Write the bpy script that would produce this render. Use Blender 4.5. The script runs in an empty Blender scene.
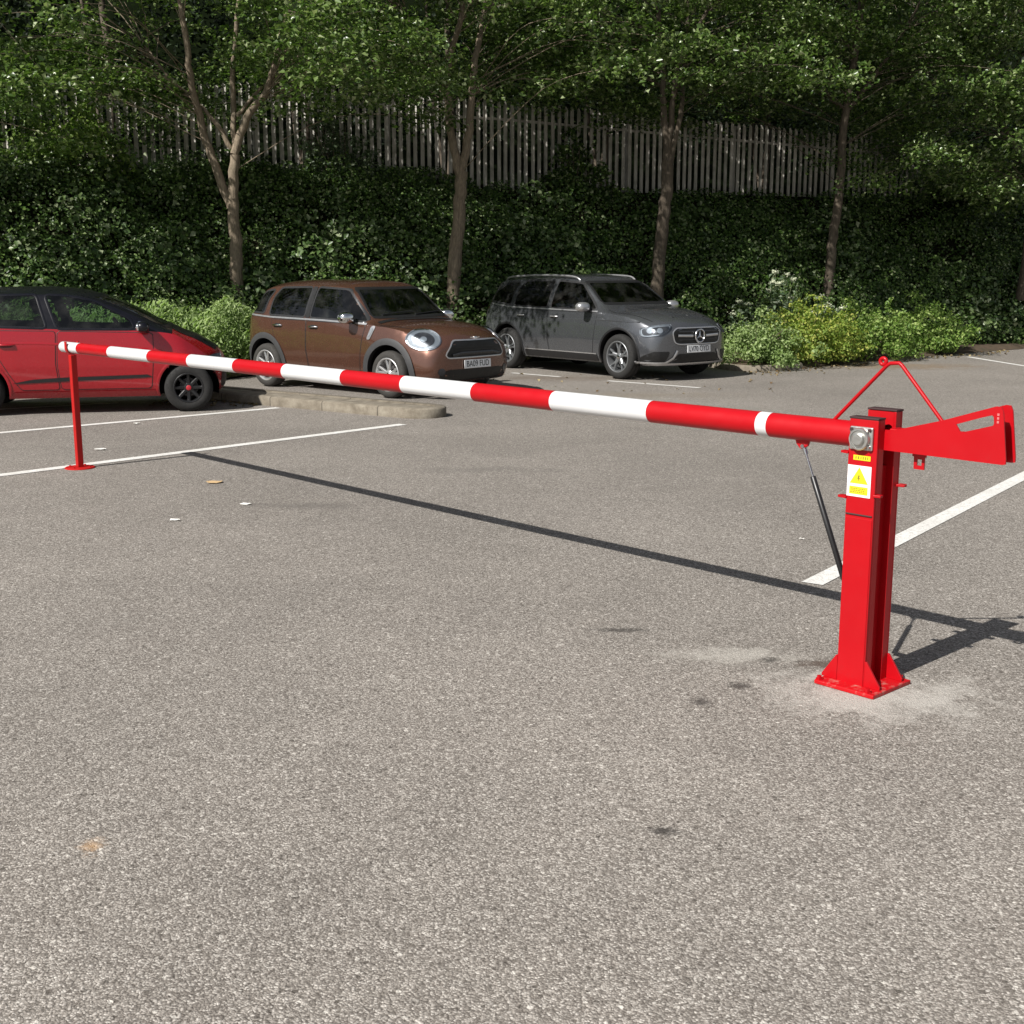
import bpy, bmesh, math, random
import numpy as np
from mathutils import Vector, Matrix
from mathutils.bvhtree import BVHTree
random.seed(7); RS = np.random.RandomState(11)
S = bpy.context.scene; COL = S.collection
PI = math.pi
FPX, CAM_H, HORIZ = 1240.0, 1.72, 268.0
PITCH = math.atan((512-HORIZ)/FPX)
SUN_AZ, SUN_EL = math.radians(46.5), math.radians(42.6)      # shadows run towards +x +y

def at(px, py, z=0.0):
    """ground (or height z) point seen at a pixel"""
    c, s = math.cos(PITCH), math.sin(PITCH)
    d = Vector(((px-512)/FPX, c+s*(512-py)/FPX, -s+c*(512-py)/FPX))
    t = (z-CAM_H)/d.z
    return Vector((d.x*t, d.y*t, z))

# ------------------------------------------------------------------ objects
def link(o, parent=None):
    COL.objects.link(o)
    if parent: o.parent = parent
    return o
def tag(o, label=None, cat=None, group=None, kind=None):
    if label: o['label'] = label
    if cat: o['category'] = cat
    if group: o['group'] = group
    if kind: o['kind'] = kind
    return o
def thing(name, label, cat, loc=(0,0,0), rz=0.0, group=None):
    o = bpy.data.objects.new(name, None); o.empty_display_size = .2
    o.location = loc; o.rotation_euler = (0,0,rz)
    return tag(link(o), label, cat, group)

class MB:
    def __init__(s): s.v=[]; s.f=[]
    def add(s, vs, fs):
        b=len(s.v); s.v += [tuple(v) for v in vs]; s.f += [tuple(i+b for i in f) for f in fs]; return s
    def box(s, c, d, R=None):
        hx,hy,hz=d[0]/2,d[1]/2,d[2]/2
        vs=[Vector((x,y,z)) for x in(-hx,hx) for y in(-hy,hy) for z in(-hz,hz)]
        if R is not None: vs=[R@v for v in vs]
        vs=[v+Vector(c) for v in vs]
        return s.add(vs,[(0,1,3,2),(4,6,7,5),(0,4,5,1),(2,3,7,6),(0,2,6,4),(1,5,7,3)])
    def tube(s, pts, rads, n=12, cap=True):
        pts=[Vector(p) for p in pts]
        if not hasattr(rads,'__len__'): rads=[rads]*len(pts)
        rings=[]; prev=None
        for i,p in enumerate(pts):
            t=(pts[min(i+1,len(pts)-1)]-pts[max(i-1,0)]).normalized()
            if prev is None:
                a=Vector((0,0,1)) if abs(t.z)<.9 else Vector((1,0,0))
                u=t.cross(a).normalized()
            else: u=(prev-t*prev.dot(t)).normalized()
            prev=u; w=t.cross(u)
            rings.append([p+(u*math.cos(2*PI*k/n)+w*math.sin(2*PI*k/n))*rads[i] for k in range(n)])
        vs=[v for r in rings for v in r]; fs=[]
        for i in range(len(pts)-1):
            for k in range(n):
                fs.append((i*n+k,i*n+(k+1)%n,(i+1)*n+(k+1)%n,(i+1)*n+k))
        if cap: fs += [tuple(reversed(range(n))), tuple(range((len(pts)-1)*n,len(pts)*n))]
        return s.add(vs,fs)
    def lathe(s, prof, c=(0,0,0), axis='Y', n=40, closed=False):
        """prof: list of (radius, along)"""
        vs=[]; m=len(prof)
        for k in range(n):
            a=2*PI*k/n
            for r,h in prof:
                p=(r*math.cos(a),h,r*math.sin(a)) if axis=='Y' else (r*math.cos(a),r*math.sin(a),h) if axis=='Z' else (h,r*math.cos(a),r*math.sin(a))
                vs.append(Vector(p)+Vector(c))
        fs=[]
        for k in range(n):
            for j in range(m if closed else m-1):
                a,b=k*m+j,k*m+(j+1)%m; c2,d=((k+1)%n)*m+(j+1)%m,((k+1)%n)*m+j
                fs.append((a,b,c2,d))
        return s.add(vs,fs)
    def prism(s, poly, fn, h0, h1):
        """poly 2d, fn(u,v,h)->xyz"""
        n=len(poly)
        vs=[fn(u,v,h0) for u,v in poly]+[fn(u,v,h1) for u,v in poly]
        fs=[tuple(range(n)),tuple(reversed(range(n,2*n)))]+[(i,i+n,(i+1)%n+n,(i+1)%n) for i in range(n)]
        return s.add(vs,fs)
    def build(s, name, mat, parent=None, smooth=None, bevel=0, seg=2, recalc=True):
        me=bpy.data.meshes.new(name); me.from_pydata([tuple(v) for v in s.v],[],s.f)
        bm=bmesh.new(); bm.from_mesh(me)
        if recalc: bmesh.ops.recalc_face_normals(bm, faces=bm.faces)
        if smooth is not None:
            for f in bm.faces: f.smooth=True
            for e in bm.edges:
                if len(e.link_faces)==2 and e.calc_face_angle(0)>math.radians(smooth): e.smooth=False
        bm.to_mesh(me); bm.free()
        me.materials.append(mat)
        o=bpy.data.objects.new(name,me); link(o,parent)
        if bevel:
            m=o.modifiers.new('bevel','BEVEL'); m.width=bevel; m.segments=seg; m.limit_method='ANGLE'; m.angle_limit=math.radians(40)
            m.harden_normals=False
        return o

def tri_mesh(name, verts, tris, mat, parent=None, smooth=False):
    verts=np.asarray(verts,np.float32); tris=np.asarray(tris,np.int32)
    me=bpy.data.meshes.new(name)
    me.vertices.add(len(verts)); me.vertices.foreach_set('co',verts.ravel())
    me.loops.add(tris.size); me.loops.foreach_set('vertex_index',tris.ravel())
    me.polygons.add(len(tris)); me.polygons.foreach_set('loop_start',np.arange(0,tris.size,3,dtype=np.int32))
    if smooth: me.polygons.foreach_set('use_smooth',np.ones(len(tris),bool))
    me.update(calc_edges=True); me.materials.append(mat)
    return link(bpy.data.objects.new(name,me),parent)

# ------------------------------------------------------------------ materials
class NT:
    def __init__(s,name):
        s.m=bpy.data.materials.new(name); s.m.use_nodes=True; s.t=s.m.node_tree; s.t.nodes.clear()
        s.out=s.n('ShaderNodeOutputMaterial')
    def n(s,typ,**kw):
        nd=s.t.nodes.new(typ)
        for k,v in kw.items():
            if k[0]=='i' and k[1:].isdigit(): s.set(nd.inputs[int(k[1:])],v)
            elif hasattr(nd,k): setattr(nd,k,v)
            else: s.set(nd.inputs[k.replace('_',' ')],v)
        return nd
    def set(s,inp,v):
        if isinstance(v,bpy.types.NodeSocket): s.t.links.new(v,inp)
        else: inp.default_value=v
    def math(s,op,a,b=0.0,c=None):
        nd=s.n('ShaderNodeMath',operation=op,i0=a,i1=b)
        if c is not None: s.set(nd.inputs[2],c)
        return nd.outputs[0]
    def mix(s,f,a,b,blend='MIX'):
        nd=s.n('ShaderNodeMix',data_type='RGBA',blend_type=blend)
        s.set(nd.inputs[0],f); s.set(nd.inputs[6],a); s.set(nd.inputs[7],b); return nd.outputs[2]
    def ramp(s,f,stops):
        nd=s.n('ShaderNodeValToRGB'); s.set(nd.inputs[0],f); cr=nd.color_ramp
        while len(cr.elements)<len(stops): cr.elements.new(.5)
        for e,(p,c) in zip(cr.elements,stops): e.position=p; e.color=c if len(c)==4 else (*c,1)
        return nd.outputs[0]
    def mrange(s,v,a,b,c=0.0,d=1.0):
        return s.n('ShaderNodeMapRange',i0=v,i1=a,i2=b,i3=c,i4=d).outputs[0]
    def noise(s,scale,detail=3,vec=None,rough=.5,dist=0):
        nd=s.n('ShaderNodeTexNoise',Scale=scale,Detail=detail,Roughness=rough,Distortion=dist)
        if vec is not None: s.set(nd.inputs['Vector'],vec)
        return nd.outputs[0]
    def obj(s): return s.n('ShaderNodeTexCoord').outputs['Object']
    def bump(s,h,strength=.3,dist=.01):
        return s.n('ShaderNodeBump',Strength=strength,Distance=dist,Height=h).outputs[0]
    def pbsdf(s,**kw): return s.n('ShaderNodeBsdfPrincipled',**kw)
    def done(s,sh): s.t.links.new(sh,s.out.inputs[0]); return s.m
def rgb(c): return (*c,1) if len(c)==3 else c

def simple(name,c,rough=.5,metal=0,var=.12,scale=9,coat=0,spec=.5,bump=0,bscale=60,dirt=None):
    t=NT(name); co=t.obj()
    nz=t.noise(scale,4,co)
    col=t.mix(nz,rgb([x*(1-var) for x in c]),rgb([min(1,x*(1+var)) for x in c]))
    if dirt:
        m=t.mrange(t.noise(dirt[1],6,co,.65),dirt[2],dirt[2]+.18)
        col=t.mix(t.math('MULTIPLY',m,dirt[3]),col,rgb(dirt[0]))
    r=t.mrange(t.noise(scale*2.3,3,co),.3,.7,rough*.85,min(1,rough*1.15))
    b=t.pbsdf(Base_Color=col,Roughness=r,Metallic=metal)
    b.inputs['Specular IOR Level'].default_value=spec
    b.inputs['Coat Weight'].default_value=coat; b.inputs['Coat Roughness'].default_value=.06
    if bump: t.set(b.inputs['Normal'],t.bump(t.noise(bscale,3,co),bump,.004))
    return t.done(b.outputs[0])

def glass(name,tint=(.25,.3,.28),dens=.5):
    t=NT(name)
    tr=t.n('ShaderNodeBsdfTransparent',Color=rgb(tint)); gl=t.n('ShaderNodeBsdfGlossy',Color=(1,1,1,1),Roughness=.02)
    fr=t.n('ShaderNodeFresnel',IOR=1.5).outputs[0]
    co=t.obj(); grime=t.mrange(t.noise(5,5,co),.45,.8,0,.06)
    df=t.n('ShaderNodeBsdfDiffuse',Color=(.35,.35,.33,1))
    m1=t.n('ShaderNodeMixShader',i0=t.math('ADD',t.math('MULTIPLY',fr,1.1),.0),i1=tr.outputs[0],i2=gl.outputs[0])
    m2=t.n('ShaderNodeMixShader',i0=grime,i1=m1.outputs[0],i2=df.outputs[0])
    return t.done(m2.outputs[0])

def leafmat(name,stops,rough=.42,trans=.3,spec=.5):
    t=NT(name); g=t.n('ShaderNodeNewGeometry'); r=g.outputs['Random Per Island']
    col=t.ramp(r,stops)
    nz=t.noise(1.1,3,t.obj())
    col=t.mix(t.mrange(nz,.35,.65,.0,.5),col,t.mix(1,col,(.62,.72,.55,1),'MULTIPLY'))
    b=t.pbsdf(Base_Color=col,Roughness=rough); b.inputs['Specular IOR Level'].default_value=spec
    tl=t.n('ShaderNodeBsdfTranslucent',Color=t.mix(1,col,(1.0,1.25,.5,1),'MULTIPLY'))
    m=t.n('ShaderNodeMixShader',i0=trans,i1=b.outputs[0],i2=tl.outputs[0])
    return t.done(m.outputs[0])

M={}
M['boom_red']=simple('barrier_red_paint',(.42,.0015,.006),.42,0,.08,6,spec=.3,coat=.12,dirt=((.30,.02,.02),7,.60,.35))
M['boom_white']=simple('barrier_white_paint',(.68,.685,.69),.35,0,.05,6,coat=.2,dirt=((.45,.43,.40),9,.60,.35))
M['scuffed_red']=simple('scuffed_red_paint',(.46,.004,.008),.45,0,.12,9,spec=.3,dirt=((.42,.24,.20),26,.52,.7))
M['rest_red']=simple('rest_post_red_paint',(.42,.008,.007),.5,0,.12,9,spec=.3,dirt=((.25,.03,.02),12,.58,.4))
M['cap_dark']=simple('dark_end_cap',(.045,.02,.02),.6)
M['galv']=simple('galvanised_steel',(.50,.50,.48),.38,.85,.2,30,bump=.15,bscale=80,dirt=((.25,.20,.15),24,.56,.6))
M['steel']=simple('rod_steel',(.55,.55,.56),.22,1,.05)
M['black_rubber']=simple('black_strut_paint',(.014,.014,.015),.38)
M['white_sticker']=simple('white_sticker',(.80,.80,.80),.35,0,.03,40)
M['yellow_sticker']=simple('yellow_sticker',(.74,.62,.02),.38,0,.08,40)
M['ink']=simple('black_ink',(.03,.03,.025),.5)
M['ink_soft']=simple('worn_ink',(.22,.19,.02),.5)
M['line']=None

def asphalt():
    t=NT('worn_asphalt'); co=t.obj()
    def vor(sc,feat='F1'):
        return t.n('ShaderNodeTexVoronoi',feature=feat,Vector=co,Scale=sc)
    wob=t.n('ShaderNodeVectorMath',operation='ADD',i0=co)
    nzv=t.n('ShaderNodeTexNoise',Scale=60,Detail=2,Vector=co)
    sc_=t.n('ShaderNodeVectorMath',operation='SCALE',i0=nzv.outputs[1]); sc_.inputs['Scale'].default_value=.012
    t.set(wob.inputs[1],sc_.outputs[0])
    v1=t.n('ShaderNodeTexVoronoi',Vector=wob.outputs[0],Scale=150)
    v2=t.n('ShaderNodeTexVoronoi',Vector=wob.outputs[0],Scale=48)
    h1=t.n('ShaderNodeSeparateColor',i0=v1.outputs['Color']).outputs[0]
    h2=t.n('ShaderNodeSeparateColor',i0=v2.outputs['Color']).outputs[1]
    stone=t.ramp(h1,[(0,(.158,.139,.121)),(.45,(.275,.248,.220)),(.8,(.405,.371,.333)),(1,(.56,.522,.475))])
    gap=t.mrange(v1.outputs['Distance'],.38,.85)
    col=t.mix(t.math('MULTIPLY',gap,.58),stone,(.085,.074,.062,1))
    big=t.mrange(h2,.0,1.,.955,1.045)
    col=t.mix(1,col,t.n('ShaderNodeCombineColor',i0=big,i1=big,i2=big).outputs[0],'MULTIPLY')
    st=t.math('MULTIPLY',t.math('GREATER_THAN',h2,.93),t.math('LESS_THAN',v2.outputs['Distance'],.33)); col=t.mix(t.math('MULTIPLY',st,.75),col,(.62,.585,.53,1))
    pit=t.math('MULTIPLY',t.math('LESS_THAN',h2,.06),t.math('LESS_THAN',v2.outputs['Distance'],.36)); col=t.mix(t.math('MULTIPLY',pit,.7),col,(.07,.06,.05,1))
    n1=t.mrange(t.noise(.35,4,co,.6),.3,.7,.86,1.12)
    n2=t.mrange(t.noise(2.2,5,co,.65),.25,.75,.93,1.06)
    n3=t.mrange(t.noise(42,4,co,.65),.25,.75,.84,1.16)
    k=t.math('MULTIPLY',t.math('MULTIPLY',n1,n2),n3)
    col=t.mix(1,col,t.n('ShaderNodeCombineColor',i0=k,i1=k,i2=k).outputs[0],'MULTIPLY')
    sp=t.n('ShaderNodeSeparateXYZ',i0=co)
    # paler surface nearer the viewer, darker up by the bays
    depth_tone=t.mrange(t.math('ADD',sp.outputs[1],t.math('MULTIPLY',t.noise(.5,3,co),2.5)),3.5,11.0,1.0,.86)
    col=t.mix(1,col,t.n('ShaderNodeCombineColor',i0=depth_tone,i1=depth_tone,i2=depth_tone).outputs[0],'MULTIPLY')
    def spot(px,py,rx,ry,c,amt,ns=9,edge=.55,thr=None):
        nonlocal col
        p=at(px,py)
        dx=t.math('DIVIDE',t.math('SUBTRACT',sp.outputs[0],p.x),rx); dy=t.math('DIVIDE',t.math('SUBTRACT',sp.outputs[1],p.y),ry)
        d=t.math('SQRT',t.math('ADD',t.math('MULTIPLY',dx,dx),t.math('MULTIPLY',dy,dy)))
        d=t.math('ADD',d,t.math('MULTIPLY',t.math('SUBTRACT',t.noise(ns,6,co,.8),.5),3.2))
        m=t.math('MULTIPLY',t.mrange(d,1.0,1.0-edge),amt)
        col=t.mix(m,col,rgb(c))
    spot(872,694,.50,.40,(.47,.445,.405),.75,6,.7)         # cement dust round the post foot
    spot(735,655,.40,.14,(.45,.425,.38),.6,8,.8)
    spot(770,660,.05,.05,(.045,.04,.035),.78,36,.7)
    spot(740,686,.065,.06,(.05,.043,.038),.78,36,.7); spot(701,702,.06,.06,(.05,.043,.038),.78,36,.7)
    spot(664,831,.06,.04,(.045,.04,.036),.85,45,.7); spot(622,630,.17,.05,(.05,.045,.04),.8,26,.7)
    spot(92,846,.045,.07,(.50,.30,.14),.55,16,.9)
    spot(820,664,.12,.07,(.08,.055,.042),.8,20,.6)
    spot(300,506,.5,.15,(.11,.10,.09),.5,6,.8); spot(480,470,.8,.2,(.12,.11,.10),.4,4,.8)
    spot(640,395,1.6,.5,(.20,.17,.13),.5,2,.9)
    spot(890,366,1.9,.9,(.20,.145,.09),.85,3,.9); spot(560,378,1.5,.7,(.13,.10,.075),.6,2,.9)
    b=t.pbsdf(Base_Color=col,Roughness=.9); b.inputs['Specular IOR Level'].default_value=.3
    hgt=t.math('ADD',t.math('MULTIPLY',v1.outputs['Distance'],-1.0),t.math('MULTIPLY',h1,.5))
    t.set(b.inputs['Normal'],t.bump(hgt,.55,.006))
    return t.done(b.outputs[0])
M['asphalt']=asphalt()
def lines():
    t=NT('road_paint'); co=t.obj()
    v=t.n('ShaderNodeTexVoronoi',Vector=co,Scale=95)
    a=t.mrange(t.noise(26,5,co,.7),.50,.66)
    col=t.mix(t.math('MULTIPLY',a,.55),(.74,.73,.70,1),(.30,.28,.25,1))
    col=t.mix(t.mrange(v.outputs['Distance'],.5,.95,0,.45),col,(.20,.185,.16,1))
    col=t.mix(t.math('MULTIPLY',t.mrange(t.noise(3,3,co),.4,.7),.35),col,(.48,.46,.41,1))
    b=t.pbsdf(Base_Color=col,Roughness=.8)
    t.set(b.inputs['Normal'],t.bump(v.outputs['Distance'],.4,.004))
    return t.done(b.outputs[0])
M['line']=lines()
def concrete():
    t=NT('kerb_concrete'); co=t.obj()
    n=t.noise(7,6,co,.65); col=t.ramp(n,[(.25,(.10,.083,.06)),(.5,(.20,.172,.132)),(.75,(.30,.27,.215))])
    sx=t.n('ShaderNodeSeparateXYZ',i0=co); al=t.math('ADD',t.math('MULTIPLY',sx.outputs[0],.80),t.math('MULTIPLY',sx.outputs[1],-.60))
    jn=t.math('LESS_THAN',t.math('FRACT',t.math('DIVIDE',al,.915)),.016)
    col=t.mix(t.math('MULTIPLY',jn,.8),col,(.03,.025,.02,1))
    v=t.n('ShaderNodeTexVoronoi',Vector=co,Scale=90)
    col=t.mix(t.mrange(v.outputs['Distance'],.3,.9,0,.35),col,(.11,.095,.075,1))
    b=t.pbsdf(Base_Color=col,Roughness=.92); t.set(b.inputs['Normal'],t.bump(t.noise(70,3,co),.5,.006))
    return t.done(b.outputs[0])
M['concrete']=concrete()
M['soil']=simple('leafy_soil',(.075,.05,.03),.95,0,.5,14,bump=.8,bscale=30,dirt=((.02,.03,.01),5,.5,.7))
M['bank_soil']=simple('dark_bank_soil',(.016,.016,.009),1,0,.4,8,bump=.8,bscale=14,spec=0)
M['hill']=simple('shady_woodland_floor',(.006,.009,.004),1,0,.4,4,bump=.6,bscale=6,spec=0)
def bark(name,c1,c2):
    t=NT(name); co=t.obj()
    mp=t.n('ShaderNodeMapping',Vector=co); mp.inputs['Scale'].default_value=(1,1,.18)
    n=t.noise(38,5,mp.outputs[0],.7); p=t.noise(5,4,co,.6)
    col=t.ramp(n,[(.3,c1),(.7,c2)]); col=t.mix(t.mrange(p,.5,.75,0,.25),col,(.12,.12,.08,1))
    b=t.pbsdf(Base_Color=col,Roughness=.9); t.set(b.inputs['Normal'],t.bump(n,.8,.02))
    return t.done(b.outputs[0])
M['bark']=bark('grey_brown_bark',(.115,.088,.06),(.33,.265,.19))
M['bark_dark']=bark('dark_bark',(.05,.04,.03),(.16,.125,.09))
def fence():
    t=NT('weathered_palisade'); co=t.obj()
    mp=t.n('ShaderNodeMapping',Vector=co); mp.inputs['Scale'].default_value=(1,1,.12)
    n=t.noise(22,5,mp.outputs[0],.65)
    r=t.n('ShaderNodeNewGeometry').outputs['Random Per Island']
    col=t.ramp(n,[(.3,(.32,.30,.26)),(.7,(.60,.57,.52))])
    k=t.mrange(r,0,1,.75,1.15); col=t.mix(1,col,t.n('ShaderNodeCombineColor',i0=k,i1=k,i2=k).outputs[0],'MULTIPLY')
    col=t.mix(t.mrange(t.noise(3,4,co),.5,.7,0,.5),col,(.12,.13,.09,1))
    b=t.pbsdf(Base_Color=col,Roughness=.7); return t.done(b.outputs[0])
M['fence']=fence()
M['leaf_crown']=leafmat('crown_leaves',[(0,(.040,.075,.016)),(.5,(.10,.165,.038)),(.82,(.20,.27,.09)),(1,(.42,.46,.28))],.33,.25,.6)  # palest stop puts sunlit highlights into the colour of some leaves
M['leaf_ivy']=leafmat('ivy_leaves',[(0,(.018,.040,.008)),(.5,(.054,.105,.020)),(.86,(.13,.20,.05)),(1,(.36,.40,.24))],.42,.15,.3)
M['leaf_bramble']=leafmat('bramble_leaves',[(0,(.03,.06,.016)),(.5,(.08,.135,.038)),(.85,(.16,.22,.085)),(1,(.36,.40,.26))],.4,.15,.4)
M['leaf_wood']=leafmat('wood_leaves',[(0,(.006,.012,.004)),(.6,(.011,.022,.007)),(1,(.022,.04,.012))],.6,.08,.2)  # far darker than the crown leaves, woodland shade put into the colour
M['leaf_weed']=leafmat('weed_leaves',[(0,(.16,.23,.075)),(.5,(.28,.37,.14)),(1,(.44,.52,.26))],.55,.35,.3)
M['leaf_yellow']=leafmat('yellow_green_leaves',[(0,(.14,.22,.04)),(.5,(.28,.36,.07)),(.85,(.44,.46,.11)),(1,(.58,.55,.16))],.55,.35,.3)
M['leaf_bush']=leafmat('bush_leaves',[(0,(.10,.18,.035)),(.6,(.22,.33,.075)),(1,(.38,.45,.16))],.45,.3,.3)
M['leaf_grey']=leafmat('grey_green_leaves',[(0,(.06,.10,.05)),(.6,(.12,.17,.09)),(1,(.25,.29,.20))],.5,.25)
M['blossom']=simple('cream_blossom',(.50,.53,.38),.8,0,.15,30)
M['dry']=leafmat('dry_leaves',[(0,(.12,.07,.03)),(.6,(.26,.18,.09)),(1,(.42,.34,.20))],.7,.1)
M['stem']=simple('green_stem',(.10,.12,.05),.7)

# ------------------------------------------------------------------ leaf clouds
def unit(v): return v/np.maximum(np.linalg.norm(v,axis=-1,keepdims=True),1e-9)
def leaves(name,pos,nrm,size,mat,parent=None,aspect=.62,axis=None,fold=.18):
    n=len(pos); nrm=unit(np.asarray(nrm,float))
    r=RS.normal(size=(n,3)) if axis is None else axis
    u=unit(r-(r*nrm).sum(1,keepdims=True)*nrm); w=np.cross(nrm,u)
    L=np.asarray(size,float).reshape(-1,1)*np.ones((n,1)); W=L*aspect*.5
    b=pos-u*L*.5; tp=pos+u*L*.5-nrm*L*.12; l=pos-w*W-u*L*.08+nrm*L*fold; rr=pos+w*W-u*L*.08+nrm*L*fold
    V=np.stack([b,rr,tp,l],1).reshape(-1,3); k=np.arange(n)[:,None]*4
    T=np.concatenate([k+np.array([[0,1,2]]),k+np.array([[0,2,3]])],1).reshape(-1,3)
    return tri_mesh(name,V,T,mat,parent)
def blob_leaves(centers,radii,per,flat=1.0,jit=.55,up=.25,shell=.45):
    """leaf positions and normals on clump shells"""
    P=[];N=[]
    for c,r in zip(centers,radii):
        m=max(4,int(per*(r**2)))
        d=unit(RS.normal(size=(m,3))); d[:,2]=d[:,2]*.9+.15; d=unit(d)
        q=d*(r*(shell+(1-shell)*RS.rand(m,1)**.5))*np.array([1,1,flat])
        P.append(c+q); N.append(unit(d+np.array([0,0,up])+RS.normal(size=(m,3))*jit))
    return np.concatenate(P),np.concatenate(N)

# ================================================================== SETTING
def sheet(name,poly,z,mat,kind='structure'):
    o=MB().add([(x,y,z) for x,y in poly],[tuple(range(len(poly)))]).build(name,mat,recalc=False)
    return tag(o,kind=kind)
sheet('asphalt_ground',[(-400,-300),(400,-300),(400,500),(-400,500)],0,M['asphalt'])
def painted(px0,px1,w,e0=0,e1=0):
    a=at(*px0);b=at(*px1); d=(b-a).normalized(); n=Vector((-d.y,d.x,0))*w/2
    a=a-d*e0; b=b+d*e1
    sheet('painted_bay_line',[(a-n)[:2],(b-n)[:2],(b+n)[:2],(a+n)[:2]],.004,M['line'])
painted((0,433),(278,408),.12,3)
painted((0,475.5),(403,424.5),.13,3)
painted((812,584),(1024,476),.125,0,4)
painted((608,381),(700,388),.09)
painted((968,357),(1024,366),.10,0,2)
painted((0,409.5),(118,403),.09,3)
painted((512,373),(560,377),.09)

# bank behind the bays: foot line y = 23.3 + .4 x
FD=Vector((1,.4,0)).normalized(); FN=Vector((-FD.y,FD.x,0))
FO=Vector((0,23.3,0))
def bank_h(u): return np.interp(u,[-1,0,.4,3.4,4.4,9],[-.02,0,.35,3.25,3.5,3.75])
def bank_pt(s,u,z=None):
    p=FO+FD*s+FN*u
    zz=float(bank_h(u)) if z is None else z
    if z is None and s>-.6 and u>2.4: zz-=.34*min(1,(u-2.4)/.8)*min(1,(s+.6)/1.5)
    return np.array([p.x,p.y,zz])
def wob(s,u): return .30*math.sin(s*.9+u)+.14*math.sin(2.3*s+1.7*u+1)+.10*math.sin(4.1*s-2.9*u)
def bank_grid(name,s0,s1,us,mat,hfun,ds=.4):
    ss=np.arange(s0,s1+ds,ds); vs=[];fs=[]
    for s in ss:
        for u in us:
            p=FO+FD*s+FN*u; vs.append((p.x,p.y,hfun(s,u)))
    m=len(us)
    for i in range(len(ss)-1):
        for j in range(m-1): fs.append((i*m+j,(i+1)*m+j,(i+1)*m+j+1,i*m+j+1))
    o=MB().add(vs,fs).build(name,mat,smooth=180,recalc=False); return tag(o,kind='structure')
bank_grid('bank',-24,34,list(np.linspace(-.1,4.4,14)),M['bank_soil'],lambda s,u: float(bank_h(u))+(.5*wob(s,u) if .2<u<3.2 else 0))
bank_grid('sky_block_hill',-60,80,[3.9,4.4,6,9,13,18,25,40,70],M['hill'],lambda s,u: float(np.interp(u,[3.9,4.4,6,9,13,18,25,40,70],[2.4,3.3,3.7,4.2,6.5,10.5,15,22,30]))+(.5*wob(s*.6,u) if u>6.5 else 0),ds=1.5)  # ground behind the wood, its dark rise added to block the sky

# planting bed at the right with its kerb, bed at the left, island kerb
def kerb_run(name,pts,w=.14,h=.12,label=None):
    pts=[Vector((*p,0)) for p in pts]; mb=MB()
    n=len(pts); L=[];R=[]
    for i,p in enumerate(pts):
        t=(pts[min(i+1,n-1)]-pts[max(i-1,0)]).normalized(); q=Vector((-t.y,t.x,0))
        L.append(p+q*w); R.append(p)
    prof=lambda i:[R[i],R[i]+Vector((0,0,h-.02))+(L[i]-R[i])*.05,R[i]+Vector((0,0,h))+(L[i]-R[i])*.2,L[i]+Vector((0,0,h)),L[i]]
    vs=[v for i in range(n) for v in prof(i)]; fs=[]
    for i in range(n-1):
        for k in range(4): fs.append((i*5+k,(i+1)*5+k,(i+1)*5+k+1,i*5+k+1))
    fs+=[(0,1,2,3,4),tuple(range(5*n-1,5*n-6,-1))]
    o=mb.add(vs,fs).build(name,M['concrete'],smooth=50)
    return tag(o,kind='structure')
bed=[(3.45,24.4),(3.5,21.9),(3.75,21.1),(4.3,20.95),(5.1,21.7),(7,23.6),(9.2,25.5),(11,26.9)]
def smooth_poly(p,it=2):
    for _ in range(it):
        q=[p[0]]
        for a,b in zip(p[:-1],p[1:]):
            q+= [(a[0]*.75+b[0]*.25,a[1]*.75+b[1]*.25),(a[0]*.25+b[0]*.75,a[1]*.25+b[1]*.75)]
        q.append(p[-1]); p=q
    return p
bs=smooth_poly(bed)
kerb_run('bed_kerb',[p for p in bs if p[0]<5.3],.13,.10)
bo=[(x,y+.05) for x,y in bs]+[(12,28.6),(3.4,25.2)]
def inset0(poly,d):
    out=[]; n=len(poly)
    for i in range(n):
        a=Vector(poly[i-1]);b=Vector(poly[i]);e=Vector(poly[(i+1)%n]); t=((b-a).normalized()+(e-b).normalized()).normalized(); out.append(tuple(b+Vector((-t.y,t.x))*d))
    return out
bi=inset0(bo,.30); nB=len(bo)
tag(MB().add([(x,y,.006) for x,y in bo]+[(x,y,.085) for x,y in bi],[(i,(i+1)%nB,nB+(i+1)%nB,nB+i) for i in range(nB)]+[tuple(range(nB,2*nB))]).build('bed_soil',M['soil'],smooth=60),kind='structure')
# island kerb in front of the brown car: raised concrete strip with rounded end
iu=Vector((.80,-.60,0)); iv=Vector((.60,.80,0)); i0=Vector((-2.26,15.14,0))
def isl(a,b): p=i0+iu*a+iv*b; return (p.x,p.y)
outl=[isl(-6.2,-.12),isl(-3,-.05),isl(1.05,.0)]
for k in range(9):
    a=-PI/2+PI*k/8; outl.append(isl(1.22+.33*math.cos(a),.31+.31*math.sin(a)))
outl+=[isl(1.0,.62),isl(-2.5,.62),isl(-4.4,.7),isl(-6.2,1.2)]
def inset(poly,d):
    c=Vector((sum(p[0] for p in poly)/len(poly),sum(p[1] for p in poly)/len(poly))); n=len(poly); out=[]
    for i in range(n):
        a=Vector(poly[i-1]);b=Vector(poly[i]);e=Vector(poly[(i+1)%n])
        t=((b-a).normalized()+(e-b).normalized()).normalized(); out.append(tuple(b+Vector((-t.y,t.x))*d))
    return out
o2=inset(outl,.02); o3=inset(outl,.13); nI=len(outl)
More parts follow.
